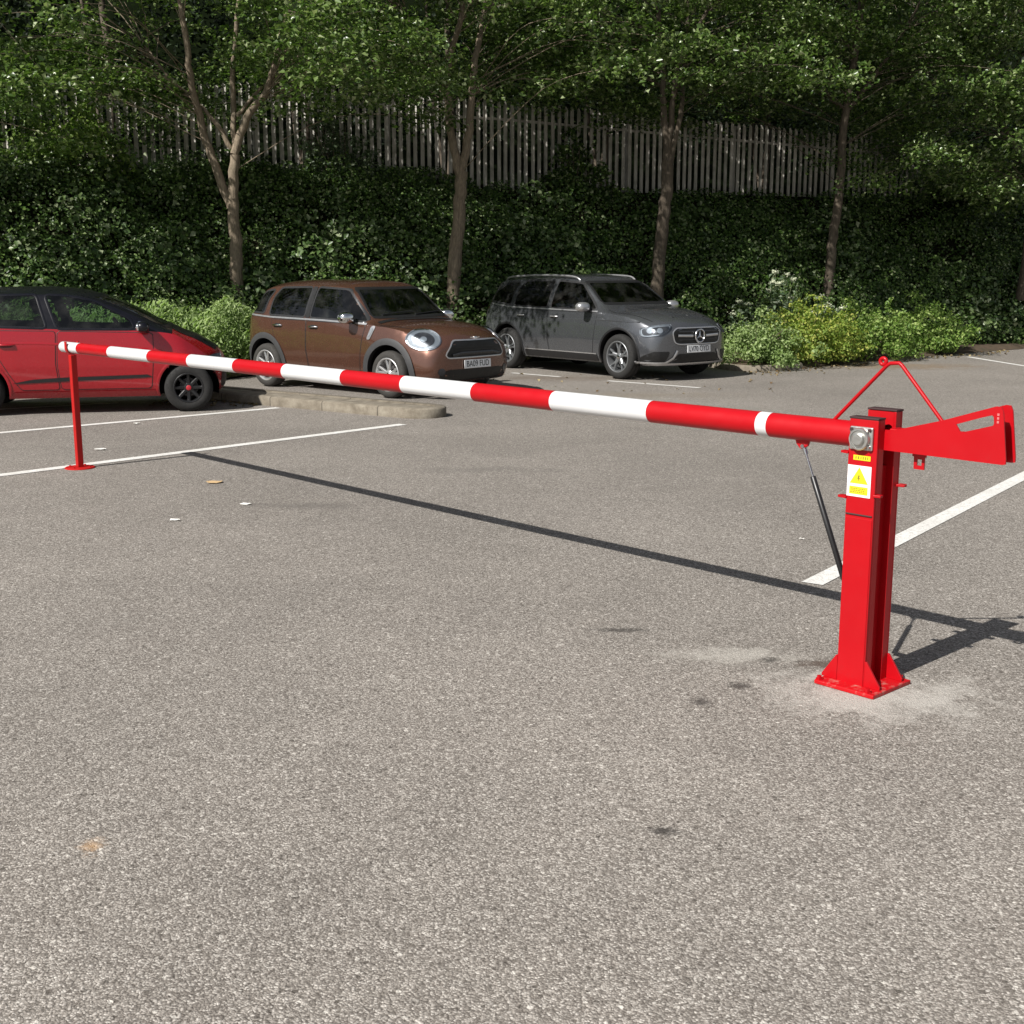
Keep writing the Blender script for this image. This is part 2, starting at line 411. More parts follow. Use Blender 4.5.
mb=MB(); mb.add([(x,y,0) for x,y in outl]+[(x,y,.098) for x,y in outl]+[(x,y,.118) for x,y in o2]+[(x,y,.118) for x,y in o3]+[(x,y,.10) for x,y in o3],
  [(r*nI+i,r*nI+(i+1)%nI,(r+1)*nI+(i+1)%nI,(r+1)*nI+i) for r in range(4) for i in range(nI)])
tag(mb.build('island_kerb',M['concrete'],smooth=50),kind='structure')
sheet('island_fill',o3,.104,M['concrete'])
# left weed bed
lb=[(-16,15.5),(-9,16.2),(-7.0,17.0),(-5.6,18.0),(-4.75,18.9),(-4.2,20.2),(-3.2,21.9),(-2.3,22.4)]
sheet('weed_bed_soil',lb+[(-4,22),(-16,17.2)],.03,M['soil'])

# ================================================================== FENCE
def build_fence():
    t=thing('palisade_fence','long weathered grey palisade fence with pointed pales along the top of the ivy bank','fence',tuple(FO+FN*3.9+Vector((0,0,3.2))),math.atan2(.4,1))
    def drop(s): return float(np.interp(s,[-10,-3,1,12.5],[-.62,-.05,0,-.30]))
    def pale(mb,s,top,bot=.0):
        w=.041; z1=top-s*.012+drop(s)
        y=0
        vs=[(s-w,y-.012,bot),(s-w*.35,y+.01,bot),(s+w*.35,y+.01,bot),(s+w,y-.012,bot),
            (s-w,y-.012,z1-.07),(s-w*.35,y+.01,z1),(s+w*.35,y+.01,z1),(s+w,y-.012,z1-.07)]
        vs+= [(a,b+.006,c) for a,b,c in vs]
        q=[(0,1,5,4),(1,2,6,5),(2,3,7,6)]
        fs=q+[tuple(reversed([i+8 for i in f])) for f in q]+[(0,4,12,8),(3,11,15,7),(4,5,13,12),(5,6,14,13),(6,7,15,14)]
        mb.add(vs,fs)
    vis=[s for s in np.arange(-9.9,13.9,.155)]
    order=sorted(vis,key=lambda s:abs(s-1))
    rest=MB()
    for i,s in enumerate(order):
        top=2.02+(.16 if s<-.55 else 0)+random.uniform(-.012,.012)
        s2=s+random.uniform(-.012,.012)
        if i<96:
            mb=MB(); pale(mb,s2,top); mb.build('pale',M['fence'],t)
        else: pale(rest,s2,top)
    tag(rest.build('pale_rows',M['fence'],t),kind='stuff')
    for (a,b,dz) in ((-9.9,-.62,.16),(-.5,13.9,0)):
        for z in (.05,1.62+dz):
            mb=MB(); ss=np.linspace(a,b,9); vs=[]; fs=[]
            for q in ss:
                z_=z-q*.012+drop(q); vs+=[(q,.02,z_),(q,.05,z_),(q,.05,z_+.05),(q,.02,z_+.05)]
            for k in range(8):
                for m in range(4): fs.append((k*4+m,k*4+(m+1)%4,k*4+4+(m+1)%4,k*4+4+m))
            fs+=[(0,1,2,3),(35,34,33,32)]
            mb.add(vs,fs).build('rail',M['fence'],t)
    for s in np.arange(-9.4,12.7,2.75):
        MB().box((s,.1,.9+drop(s)),(.07,.09,1.95)).build('fence_post',M['fence'],t,bevel=.005)
build_fence()

# ================================================================== IVY, WOODS
def ivy_bank():
    C=[];R_=[]
    for _ in range(1700):
        s=RS.uniform(-14,20); u=RS.uniform(.0,3.9)
        c=bank_pt(s,u); r=RS.uniform(.16,.55); c[2]+=.5*wob(s,u)*(1 if .2<u<3.2 else 0)+r*.15+RS.rand()*.12
        c[:2]+=np.array([-FN.x,-FN.y])*-.0
        C.append(c);R_.append(r)
    for _ in range(190):      # mounds of ivy climbing unevenly against the fence
        s=RS.uniform(-14,18); u=RS.uniform(2.7,3.75); c=bank_pt(s,u); hgt=float(np.interp(s,[-14,-6,-4.5,-3,-2.2,-1.2,0,2,2.9,3.8,5,9,10.5,18],[1.3,1.0,.35,.4,.9,.2,0,.1,.6,.1,0,.1,.9,1.2]))
        c[2]+=RS.rand()*(.05+hgt); C.append(c); R_.append(RS.uniform(.2,.5))
    P,N=blob_leaves(C,R_,1150,.75,.5,.25,.75)
    N=unit(N+np.array([-FN.x,-FN.y,.3])*.7)
    n2=70000; s=RS.uniform(-14,20,n2); u=RS.uniform(-.05,4.3,n2)
    P2=np.array([bank_pt(a,b) for a,b in zip(s,u)])
    P2[:,2]+=np.array([.5*wob(a,b)*(1 if .2<b<3.2 else 0) for a,b in zip(s,u)])+RS.rand(n2)*.14
    N2=unit(np.array([-FN.x*.7,-FN.y*.7,.75])+RS.normal(size=(n2,3))*.45)
    P=np.concatenate([P,P2]);N=np.concatenate([N,N2])
    keep=P[:,2]>.02; P=P[keep];N=N[keep]
    o=leaves('ivy',P,N,RS.uniform(.04,.085,len(P)),M['leaf_ivy'],aspect=.85)
    tag(o,'dense dark green ivy and ground cover over the whole bank below the fence','ivy',kind='stuff')
ivy_bank()
def brambles():
    C=[];R_=[]
    for (s,u,w) in [(-10,1.3,1.2),(-8.2,.9,1.0),(-6.0,1.6,1.1),(-4.0,1.2,1.3),(-2.6,2.2,1.2),(-1.6,.9,.9),(-.3,1.9,1.2),(1.6,2.4,.9),(-7.3,2.8,1.0),(5.2,2.8,.8),(8.8,2.2,.9),(11.2,.7,.9)]:
        for _ in range(26):
            ss=s+RS.normal()*w*.55; uu=min(3.8,max(.0,u+RS.normal()*.45)); c=bank_pt(ss,uu); c[2]+=RS.uniform(.1,.6); c[:2]-=np.array([FN.x,FN.y])*RS.uniform(.0,.3)
            C.append(c); R_.append(RS.uniform(.16,.4))
    P,N=blob_leaves(C,R_,330,.7,.5,.4,.3); N=unit(N+np.array([-FN.x,-FN.y,.5])*.6)
    tag(leaves('brambles',P,N,RS.uniform(.07,.15,len(P)),M['leaf_bramble'],aspect=.75),'larger leaved bramble growth arching out of the ivy bank','brambles',kind='stuff')
brambles()
def woodland():
    C=[];R_=[]
    for _ in range(800):
        s=RS.uniform(-18,28); u=RS.uniform(8.5,13.5); z=RS.uniform(4.2,14)
        c=bank_pt(s,u,z); C.append(c);R_.append(RS.uniform(.5,1.2))
    P,N=blob_leaves(C,R_,75,.8,.7,.3,.3)
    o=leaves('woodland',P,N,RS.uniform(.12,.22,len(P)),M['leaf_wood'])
    tag(o,'dark mass of woodland foliage rising behind the palisade fence','woodland',kind='stuff')
woodland()

def limb(mb,pts,r0,r1,n=9,jit=.02):
    pts=[Vector(p) for p in pts]; out=[]
    m=len(pts); seg=5
    for i in range(m-1):
        p0=pts[max(i-1,0)];p1=pts[i];p2=pts[i+1];p3=pts[min(i+2,m-1)]
        for k in range(seg):
            t=k/seg
            q=.5*((2*p1)+(-p0+p2)*t+(2*p0-5*p1+4*p2-p3)*t*t+(-p0+3*p1-3*p2+p3)*t**3)
            out.append(q+Vector((random.uniform(-jit,jit),random.uniform(-jit,jit),0)))
    out.append(pts[-1]); N=len(out)
    mb.tube(out,[r0+(r1-r0)*i/(N-1) for i in range(N)],n)
    return out
def tree(name,label,base,limbs,crown_c,crown_r,nspray,leafm,barkm,leaf=.09,group=None,skirt=None,per=480,gap=-.12):
    """limbs: list of (points relative to base, r0, r1); the crown is made of flat leafy sprays, each at the end of its own twig"""
    t=thing(name,label,'tree',base,0,group)
    mb=MB(); nodes=[]
    for pts,r0,r1 in limbs:
        o=limb(mb,pts,r0,r1); nodes+=o[len(o)//3:]
    cr=np.array(crown_r); cc=np.array(crown_c); C=[]
    ph=RS.uniform(0,6,3)
    for i in range(nspray):
        d=unit(RS.normal(size=3)); c=cc+d*cr*RS.uniform(.15,1.0)**.45
        if c[1]<.3 and abs(c[0])<1.0 and c[2]<5.2: continue
        C.append(c)
    if skirt:
        for i in range(skirt[0]):
            a=RS.uniform(0,2*PI); q=RS.rand()**.5
            c=np.array([cc[0]+cr[0]*1.05*q*math.cos(a),cc[1]+cr[1]*q*math.sin(a),RS.uniform(skirt[1],skirt[2])])
            if c[1]<.3 and abs(c[0])<1.15: continue      # the stems stay in view
            C.append(c)
    C=[c for c in C if math.sin(1.5*c[0]+ph[0])*math.sin(1.4*c[1]+ph[1])+.5*math.sin(1.9*c[2]+ph[2])+.3*RS.normal()>gap]
    P=[];N=[]
    for c in C:
        b=Vector(c); a=min(nodes,key=lambda q:(q-b).length+max(0,q.z-b.z+.25)*1.2+abs(random.gauss(0,.45)))
        mid=a.lerp(b,.5)+Vector((RS.uniform(-.15,.15),RS.uniform(-.15,.15),.12*(b-a).length))
        limb(mb,[a,mid,b],.0095,.003,5,.018)
        dirv=np.array((b-a).to_2d().normalized()) if (b-a).to_2d().length>.05 else np.array([1.,0]); side=np.array([-dirv[1],dirv[0]])
        R1=RS.uniform(.55,1.15); R2=R1*RS.uniform(.45,.8); m=int(per*R1*R2*1.25)
        ang=RS.uniform(0,2*PI,m); q=RS.rand(m)**.55; lob=1+.25*np.sin(5*ang+RS.uniform(0,6))
        x=q*lob*np.cos(ang)*R1; y=q*lob*np.sin(ang)*R2
        z=RS.normal(size=m)*.075-.22*(q**2)*R1+.10*np.sin(x*9+y*7)
        pos=np.stack([c[0]+x*dirv[0]+y*side[0],c[1]+x*dirv[1]+y*side[1],c[2]+z],1)
        P.append(pos); N.append(np.array([0,0,1.0])+RS.normal(size=(m,3))*.5+np.stack([dirv[0]*x,dirv[1]*x,x*0],1)*.35)
    mb.build('trunk',barkm,t,smooth=60)
    P=np.concatenate(P); N=np.concatenate(N)
    leaves('crown',P,N,RS.uniform(leaf*.65,leaf*1.25,len(P)),leafm,t,aspect=.7)
    return t
def rel(base,pts):
    """picture-plane offsets (px at the trunk's depth) -> metres relative to base; pts: (px,py[,depth offset])"""
    c,s=math.cos(PITCH),math.sin(PITCH); out=[]
    for p in pts:
        dy=p[2] if len(p)>2 else 0
        Y=base[1]+dy; v=(512-p[1])/FPX; q=Y/(c+s*v)
        out.append(((p[0]-512)/FPX*q-base[0], dy, CAM_H+(-s+c*v)*q-base[2]))
    return out
B1=(-4.9,22.6,1.0); B2=(-1.1,23.9,.8); B3=(3.0,25.6,.8); B4=(6.9,27.1,.85)
G1='trees on the bank'
tree('forked_tree','slender forked tree rising behind the red car, sunlit bark, leaning limbs',B1,[
  (rel(B1,[(237,318),(237,290),(236,240),(233,205),(235,155)]),.135,.085),
  (rel(B1,[(232,208),(215,165),(202,125),(190,75,-.3),(183,20,-.5),(160,-90,-.8)]),.085,.04),
  (rel(B1,[(235,155),(247,118),(268,88,-.2),(280,45,-.4),(290,-5,-.5),(300,-110,-.6)]),.075,.035),
  (rel(B1,[(235,155),(233,110,.2),(234,60,.4),(240,-20,.6),(250,-120,.8)]),.055,.03),
  (rel(B1,[(230,148),(212,118),(170,78,.2),(140,40,.3)]),.045,.02),
  (rel(B1,[(238,115),(262,88,.4),(300,55,.6),(330,20,.7)]),.035,.015)],
  (-.4,-.6,6.4),(4.4,4.3,3.0),170,M['leaf_crown'],M['bark'],.098,G1,skirt=(84,3.3,4.8),gap=-.12)
tree('forked_tree','tall tree behind the brown car, trunk forking in two below the fence line',B2,[
  (rel(B2,[(455,325),(454,300),(456,250),(460,200),(462,172)]),.15,.105),
  (rel(B2,[(461,178),(452,140),(447,95),(449,60),(462,10,-.3),(470,-100,-.5)]),.085,.04),
  (rel(B2,[(461,176),(469,130),(474,70),(484,10,.3),(498,-100,.6)]),.085,.04),
  (rel(B2,[(447,90),(430,50,-.3),(400,10,-.5)]),.04,.02)],
  (.2,-.6,7.0),(4.2,4.2,3.2),165,M['leaf_crown'],M['bark'],.098,G1,skirt=(48,4.0,5.4),gap=-.25)
tree('forked_tree','tree behind the dark grey car with several stems crowded together at fence height',B3,[
  (rel(B3,[(656,320),(657,295),(661,240),(666,195),(668,160)]),.14,.12),
  (rel(B3,[(667,165),(664,110),(662,50),(655,-20,-.3),(650,-120,-.5)]),.075,.03),
  (rel(B3,[(668,165),(672,110),(680,60),(705,15,.2),(730,-60,.3)]),.07,.03),
  (rel(B3,[(670,165),(680,115),(684,70,.4),(690,-40,.6)]),.06,.03)],
  (.1,.2,7.3),(4.3,4.2,3.3),200,M['leaf_crown'],M['bark_dark'],.098,G1,skirt=(70,4.2,5.6),gap=-.36)
tree('forked_tree','slim tree behind the yellow green bush, rightmost trunk standing on the bank',B4,[
  (rel(B4,[(827,320),(828,295),(832,245),(838,200),(846,110),(856,50),(862,-20),(866,-130)]),.125,.05),
  (rel(B4,[(848,110),(875,75),(905,30,.2),(930,-20,.3)]),.05,.02)],
  (.2,.3,7.2),(4.6,4.2,3.4),215,M['leaf_crown'],M['bark_dark'],.098,G1,skirt=(90,3.95,5.5),gap=-.38)
# trees rooted just outside the picture whose boughs hang into it
BL=(-11.6,20.3,.9)
tree('leafy_tree','sunlit bright leafy boughs hanging in from the left edge of the photo',BL,[
  ([(0,0,-.2),(.1,0,2.5),(0,.2,5),(-.2,.1,8)],.17,.05),([(.05,0,3.0),(.9,-.3,4.0),(2.0,-.5,4.6),(3.4,-.6,4.9)],.07,.02)],
  (1.4,-.2,5.7),(3.3,2.6,2.2),52,M['leaf_crown'],M['bark'],.098,G1,skirt=(48,2.7,4.4))
BR=(11.6,28.6,1.2)
tree('leafy_tree','shady tree at the right edge of the photo with low dark boughs over the fence',BR,[
  ([(0,0,-.2),(.1,0,2.2),(-.1,.1,5),(.2,.1,8.5)],.16,.05),([(.05,0,2.5),(-1.0,-.3,3.8),(-2.0,-.5,4.4)],.06,.02)],
  (-.3,-.5,6.0),(4.4,4.2,4.2),210,M['leaf_crown'],M['bark_dark'],.095,G1,skirt=(80,2.2,4.4),gap=-.5)
# trees beyond the fence
for i,(s,u,h,lab) in enumerate([(-6.5,6.2,9,'thin shaded tree beyond the fence behind the forked tree by the red car'),
        (-2.6,5.4,9,'thin shaded tree beyond the fence just left of the step in its top line'),
        (.9,6.2,9,'thin shaded tree beyond the fence just right of the step in its top line'),
        (4.6,5.8,9.5,'thin shaded tree beyond the fence between the two right hand bank trees'),
        (9.2,6.0,9.5,'thin shaded tree beyond the right end of the fence')]):
    b=bank_pt(s,u)
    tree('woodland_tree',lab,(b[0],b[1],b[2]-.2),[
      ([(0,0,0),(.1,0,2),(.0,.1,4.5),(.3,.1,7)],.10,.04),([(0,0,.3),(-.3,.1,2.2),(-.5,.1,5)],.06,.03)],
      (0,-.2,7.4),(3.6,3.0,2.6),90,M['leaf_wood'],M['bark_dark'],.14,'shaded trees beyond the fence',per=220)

# shrubs and climbers
def shrub(name,label,c,r,n,per,leafm,leaf,cat='shrub',group=None,flat=.8,stems=7,up=.3):
    t=thing(name,label,cat,c,0,group)
    mb=MB()
    for k in range(stems):
        a=RS.uniform(0,2*PI); q=RS.uniform(.3,.8)
        limb(mb,[(0,0,0),(r[0]*.3*math.cos(a),r[1]*.3*math.sin(a),r[2]*.6),(r[0]*q*math.cos(a),r[1]*q*math.sin(a),r[2]*1.3)],.018,.005,5)
    mb.build('stems',M['bark_dark'],t,smooth=60)
    C=[];R_=[]
    for i in range(n):
        d=unit(RS.normal(size=3)); d[2]=abs(d[2])
        q=RS.uniform(.45,1)
        q*=1+.16*math.sin(3*math.atan2(d[1],d[0])+len(label))+(.22 if RS.rand()<.14 else 0)
        C.append(np.array([d[0]*r[0]*q,d[1]*r[1]*q,.05+d[2]*r[2]*1.7*q*RS.uniform(.6,1.05)])); R_.append(RS.uniform(.09,.28)*min(1,max(r)))
    P,N=blob_leaves(C,R_,per,flat,.6,up,.25)
    Q=[];QN=[]
    for _ in range(int(n*.35)):
        d=unit(RS.normal(size=3)); d[2]=abs(d[2])*.8+.25; d=unit(d)
        st=np.array([d[0]*r[0],d[1]*r[1],d[2]*r[2]*1.6])*RS.uniform(.75,1.0); ln=RS.uniform(.12,.36)
        m=int(ln*70); f=RS.rand(m,1); Q.append(st+d*ln*f+np.array([0,0,-.25])*f**2*ln+RS.normal(size=(m,3))*.022); QN.append(RS.normal(size=(m,3))*.6+np.array([0,-.3,1]))
    P=np.concatenate([P]+Q); N=np.concatenate([N]+QN)
    k=P[:,2]>.0
    leaves('leaves',P[k],N[k],RS.uniform(leaf*.7,leaf*1.3,k.sum()),leafm,t,aspect=.6)
    return t
g='shrubs in the kerbed bed'
shrub('shrub','low yellow green shrub at the kerb beside the dark grey car',(4.2,21.75,.06),(.85,.8,.50),90,1900,M['leaf_weed'],.062,group=g)
shrub('shrub','broad yellowish shrub in the middle of the kerbed bed, brightest of the row',(5.4,22.7,.06),(1.05,.9,.64),130,1900,M['leaf_yellow'],.062,group=g)
shrub('shrub','mid green shrub next along the bed behind the red barrier stay',(6.85,24.0,.06),(1.0,.85,.60),120,1900,M['leaf_bush'],.066,group=g)
shrub('shrub','last green shrub of the bed, nearest the right hand white line',(8.4,25.5,.06),(1.0,.8,.52),110,1900,M['leaf_bush'],.066,group=g)
shrub('climbing_shrub','pale leaved climber bulging over the fence left of the step',tuple(FO+FD*-2.35+FN*3.5+Vector((0,0,3.0))),(.85,.45,1.15),120,800,M['leaf_grey'],.085,'climber','climbers on the fence')
shrub('climbing_shrub','dark ivy climber heaped against the fence behind the dark grey car tree',tuple(FO+FD*2.9+FN*3.5+Vector((0,0,3.0))),(.75,.4,.95),90,800,M['leaf_ivy'],.09,'climber','climbers on the fence')
shrub('climbing_shrub','sunlit climber covering the fence at the far left of the photo',tuple(FO+FD*-7.4+FN*3.5+Vector((0,0,3.1))),(1.3,.5,1.0),140,800,M['leaf_bush'],.09,'climber','climbers on the fence')
shrub('climbing_shrub','dark leafy climber swallowing the right hand end of the fence',tuple(FO+FD*13.6+FN*3.4+Vector((0,0,3.0))),(1.3,.6,1.3),160,900,M['leaf_ivy'],.09,'climber','climbers on the fence')
shrub('climbing_shrub','leafy climber on the fence above the brown car roof',tuple(FO+FD*-4.3+FN*3.4+Vector((0,0,2.9))),(.8,.4,.6),70,700,M['leaf_ivy'],.09,'climber','climbers on the fence')

def umbel(label,c,h,lean,nst):
    t=thing('flowering_plant',label,'plant',c,0,'white flowering plants in the bed')
    st=MB(); P=[];N=[]
    for k in range(nst):
        a=RS.uniform(0,2*PI); q=RS.uniform(.05,.32); hh=h*RS.uniform(.6,1)
        top=Vector((q*math.cos(a)+lean*hh,q*math.sin(a),hh))
        limb(st,[(0,0,0),(top.x*.35,top.y*.35,hh*.55),top],.011,.005,5,.006)
        fl=MB(); c6=[top+Vector(q)*.055 for q in ((1,0,.1),(0,1,.1),(-1,0,.1),(0,-1,.1),(0,0,.7),(0,0,-.5))]; fl.add(c6,[(0,1,4),(1,2,4),(2,3,4),(3,0,4),(1,0,5),(2,1,5),(3,2,5),(0,3,5)])
        for j in range(34):
            o=Vector((random.gauss(0,.034),random.gauss(0,.034),random.gauss(.012,.02)))
            s=random.uniform(.008,.017); p=top+o
            fl.add([p+Vector((s,0,0)),p+Vector((0,s,.3*s)),p+Vector((-s,0,0)),p+Vector((0,-s,.2*s)),p+Vector((0,0,s)),p+Vector((0,0,-s))],
                   [(0,1,4),(1,2,4),(2,3,4),(3,0,4),(1,0,5),(2,1,5),(3,2,5),(0,3,5)])
        fl.build('flower_head',M['blossom'],t)
        for j in range(60):
            z=RS.uniform(.1,1.0); P.append(np.array(top)*z*np.array([z**.4,z**.4,1])+RS.normal(size=3)*.07); N.append(RS.normal(size=3)+np.array([0,-.5,1]))
    st.build('stems',M['stem'],t,smooth=60)
    leaves('leaves',np.array(P),np.array(N),RS.uniform(.07,.14,len(P)),M['leaf_grey'],t,aspect=.5)
umbel('tall white flowering plant standing above the yellow shrub',(4.95,23.3,.08),1.62,.05,9)
umbel('shorter white flowering plant right of the tall one',(5.75,23.3,.08),1.25,.08,6)
umbel('leafy flowering plant left of the tall one against the dark bank',(4.35,23.6,.08),1.15,-.05,3)

# tall weeds at the left
def weeds():
    n=26000; P=[];N=[];A=[];Sz=[]
    for _ in range(n):
        x=RS.uniform(-13,-3.3); yb=np.interp(x,[-13,-9,-7,-5.6,-4.75,-4.2,-3.2],[15.9,16.3,17.1,18.2,19.0,20.2,21.7])
        y=yb+RS.uniform(0.05,3.0); 
        hm=(1.06+.12*math.sin(x*3.1)*math.sin(y*2.3+1)+.1*math.sin(9*x))*min(1,.55+(y-yb)*.6)
        z=hm*RS.rand()**.55
        P.append((x,y,z)); up=np.array([RS.normal()*.35,RS.normal()*.35,1]); A.append(up); N.append((RS.normal()*.5-.5,-1+RS.normal()*.4,RS.normal()*.4+1.0)); Sz.append(RS.uniform(.06,.15))
    P=np.array(P);N=np.array(N);A=np.array(A)
    k=34000; i=RS.randint(0,n,k); P2=P[i]+RS.normal(size=(k,3))*.08; P2[:,2]=np.abs(P2[:,2])
    o=leaves('tall_weeds',np.concatenate([P,P2]),np.concatenate([N,RS.normal(size=(k,3))+np.array([0,-.4,.8])]),
       np.concatenate([np.array(Sz),RS.uniform(.03,.07,k)]),M['leaf_weed'],aspect=.34,axis=np.concatenate([A,RS.normal(size=(k,3))]))
    tag(o,'light green sunlit tall grass and weeds between the red and brown cars','weeds',kind='stuff')
weeds()
def litter():
    P=[];
    for _ in range(420):
        r=RS.rand()
        if r<.55:
            t=RS.rand(); x=3.9+t*6.5; y=np.interp(x,[3.7,4.3,5.1,7,9.2,11],[21.1,20.95,21.7,23.6,25.5,26.9])-abs(RS.normal()*.35)-.05
            P.append((x,y,.012))
        elif r<.93: P.append((RS.uniform(-4.6,-2.8),RS.uniform(15.6,16.6),.145 if False else .012))
        else: P.append((RS.uniform(-.6,4),RS.uniform(17,21),.012))
    P=np.array(P)
    o=leaves('fallen_leaves',P,np.array([0,0,1])+RS.normal(size=(len(P),3))*.25,RS.uniform(.04,.09,len(P)),M['dry'])
    tag(o,'scatter of dry fallen leaves along the kerbs','fallen leaves',kind='stuff')
litter()
# ================================================================== CARS
def pch(keys):
    """monotone cubic through (x,y) keys -> function"""
    x=np.array([k[0] for k in keys],float); y=np.array([k[1] for k in keys],float)
    h=np.diff(x); d=np.diff(y)/h; m=np.zeros(len(x)); m[0]=d[0]; m[-1]=d[-1]
    for i in range(1,len(x)-1):
        if d[i-1]*d[i]>0:
            w1=2*h[i]+h[i-1]; w2=h[i]+2*h[i-1]; m[i]=(w1+w2)/(w1/d[i-1]+w2/d[i])
    def f(q):
        q=np.clip(q,x[0],x[-1]); i=np.clip(np.searchsorted(x,q,side='right')-1,0,len(x)-2)
        t=(q-x[i])/h[i]
        return float((2*t**3-3*t**2+1)*y[i]+(t**3-2*t**2+t)*h[i]*m[i]+(-2*t**3+3*t**2)*y[i+1]+(t**3-t**2)*h[i]*m[i+1])
    return f
def chaikin(p,it=2):
    """round the corners of a closed outline with a small fixed radius"""
    p=[Vector(a) for a in p]; n=len(p); r=[]; R=.045 if it>=2 else .03
    for i in range(n):
        b=p[i]; a=p[i-1]-b; c=p[(i+1)%n]-b
        ra=min(R,a.length*.42); rc=min(R,c.length*.42)
        A=b+a.normalized()*ra; Cc=b+c.normalized()*rc
        for k in range(5):
            t=k/4; r.append(A*(1-t)**2+b*2*t*(1-t)+Cc*t*t)
    return r
def resample(p,n,closed=True):
    p=[Vector(a) for a in p]; 
    if closed: p=p+[p[0]]
    L=[0]
    for a,b in zip(p[:-1],p[1:]): L.append(L[-1]+(b-a).length)
    out=[]
    for k in range(n):
        s=L[-1]*k/(n if closed else n-1); i=min(max(np.searchsorted(L,s,side='right')-1,0),len(p)-2)
        t=(s-L[i])/max(L[i+1]-L[i],1e-9); out.append(p[i].lerp(p[i+1],t))
    return out
def poly_off(p,d):
    n=len(p); out=[]
    ar=sum(p[i].x*p[(i+1)%n].y-p[(i+1)%n].x*p[i].y for i in range(n)); sg=1 if ar>0 else -1
    for i in range(n):
        t=(p[(i+1)%n]-p[i-1]).normalized(); out.append(p[i]+Vector((t.y,-t.x))*d*sg)     # +d grows outward
    return out
def inpoly(p,x,y):
    c=False; n=len(p); j=n-1
    for i in range(n):
        if (p[i].y>y)!=(p[j].y>y) and x<(p[j].x-p[i].x)*(y-p[i].y)/(p[j].y-p[i].y)+p[i].x: c=not c
        j=i
    return c

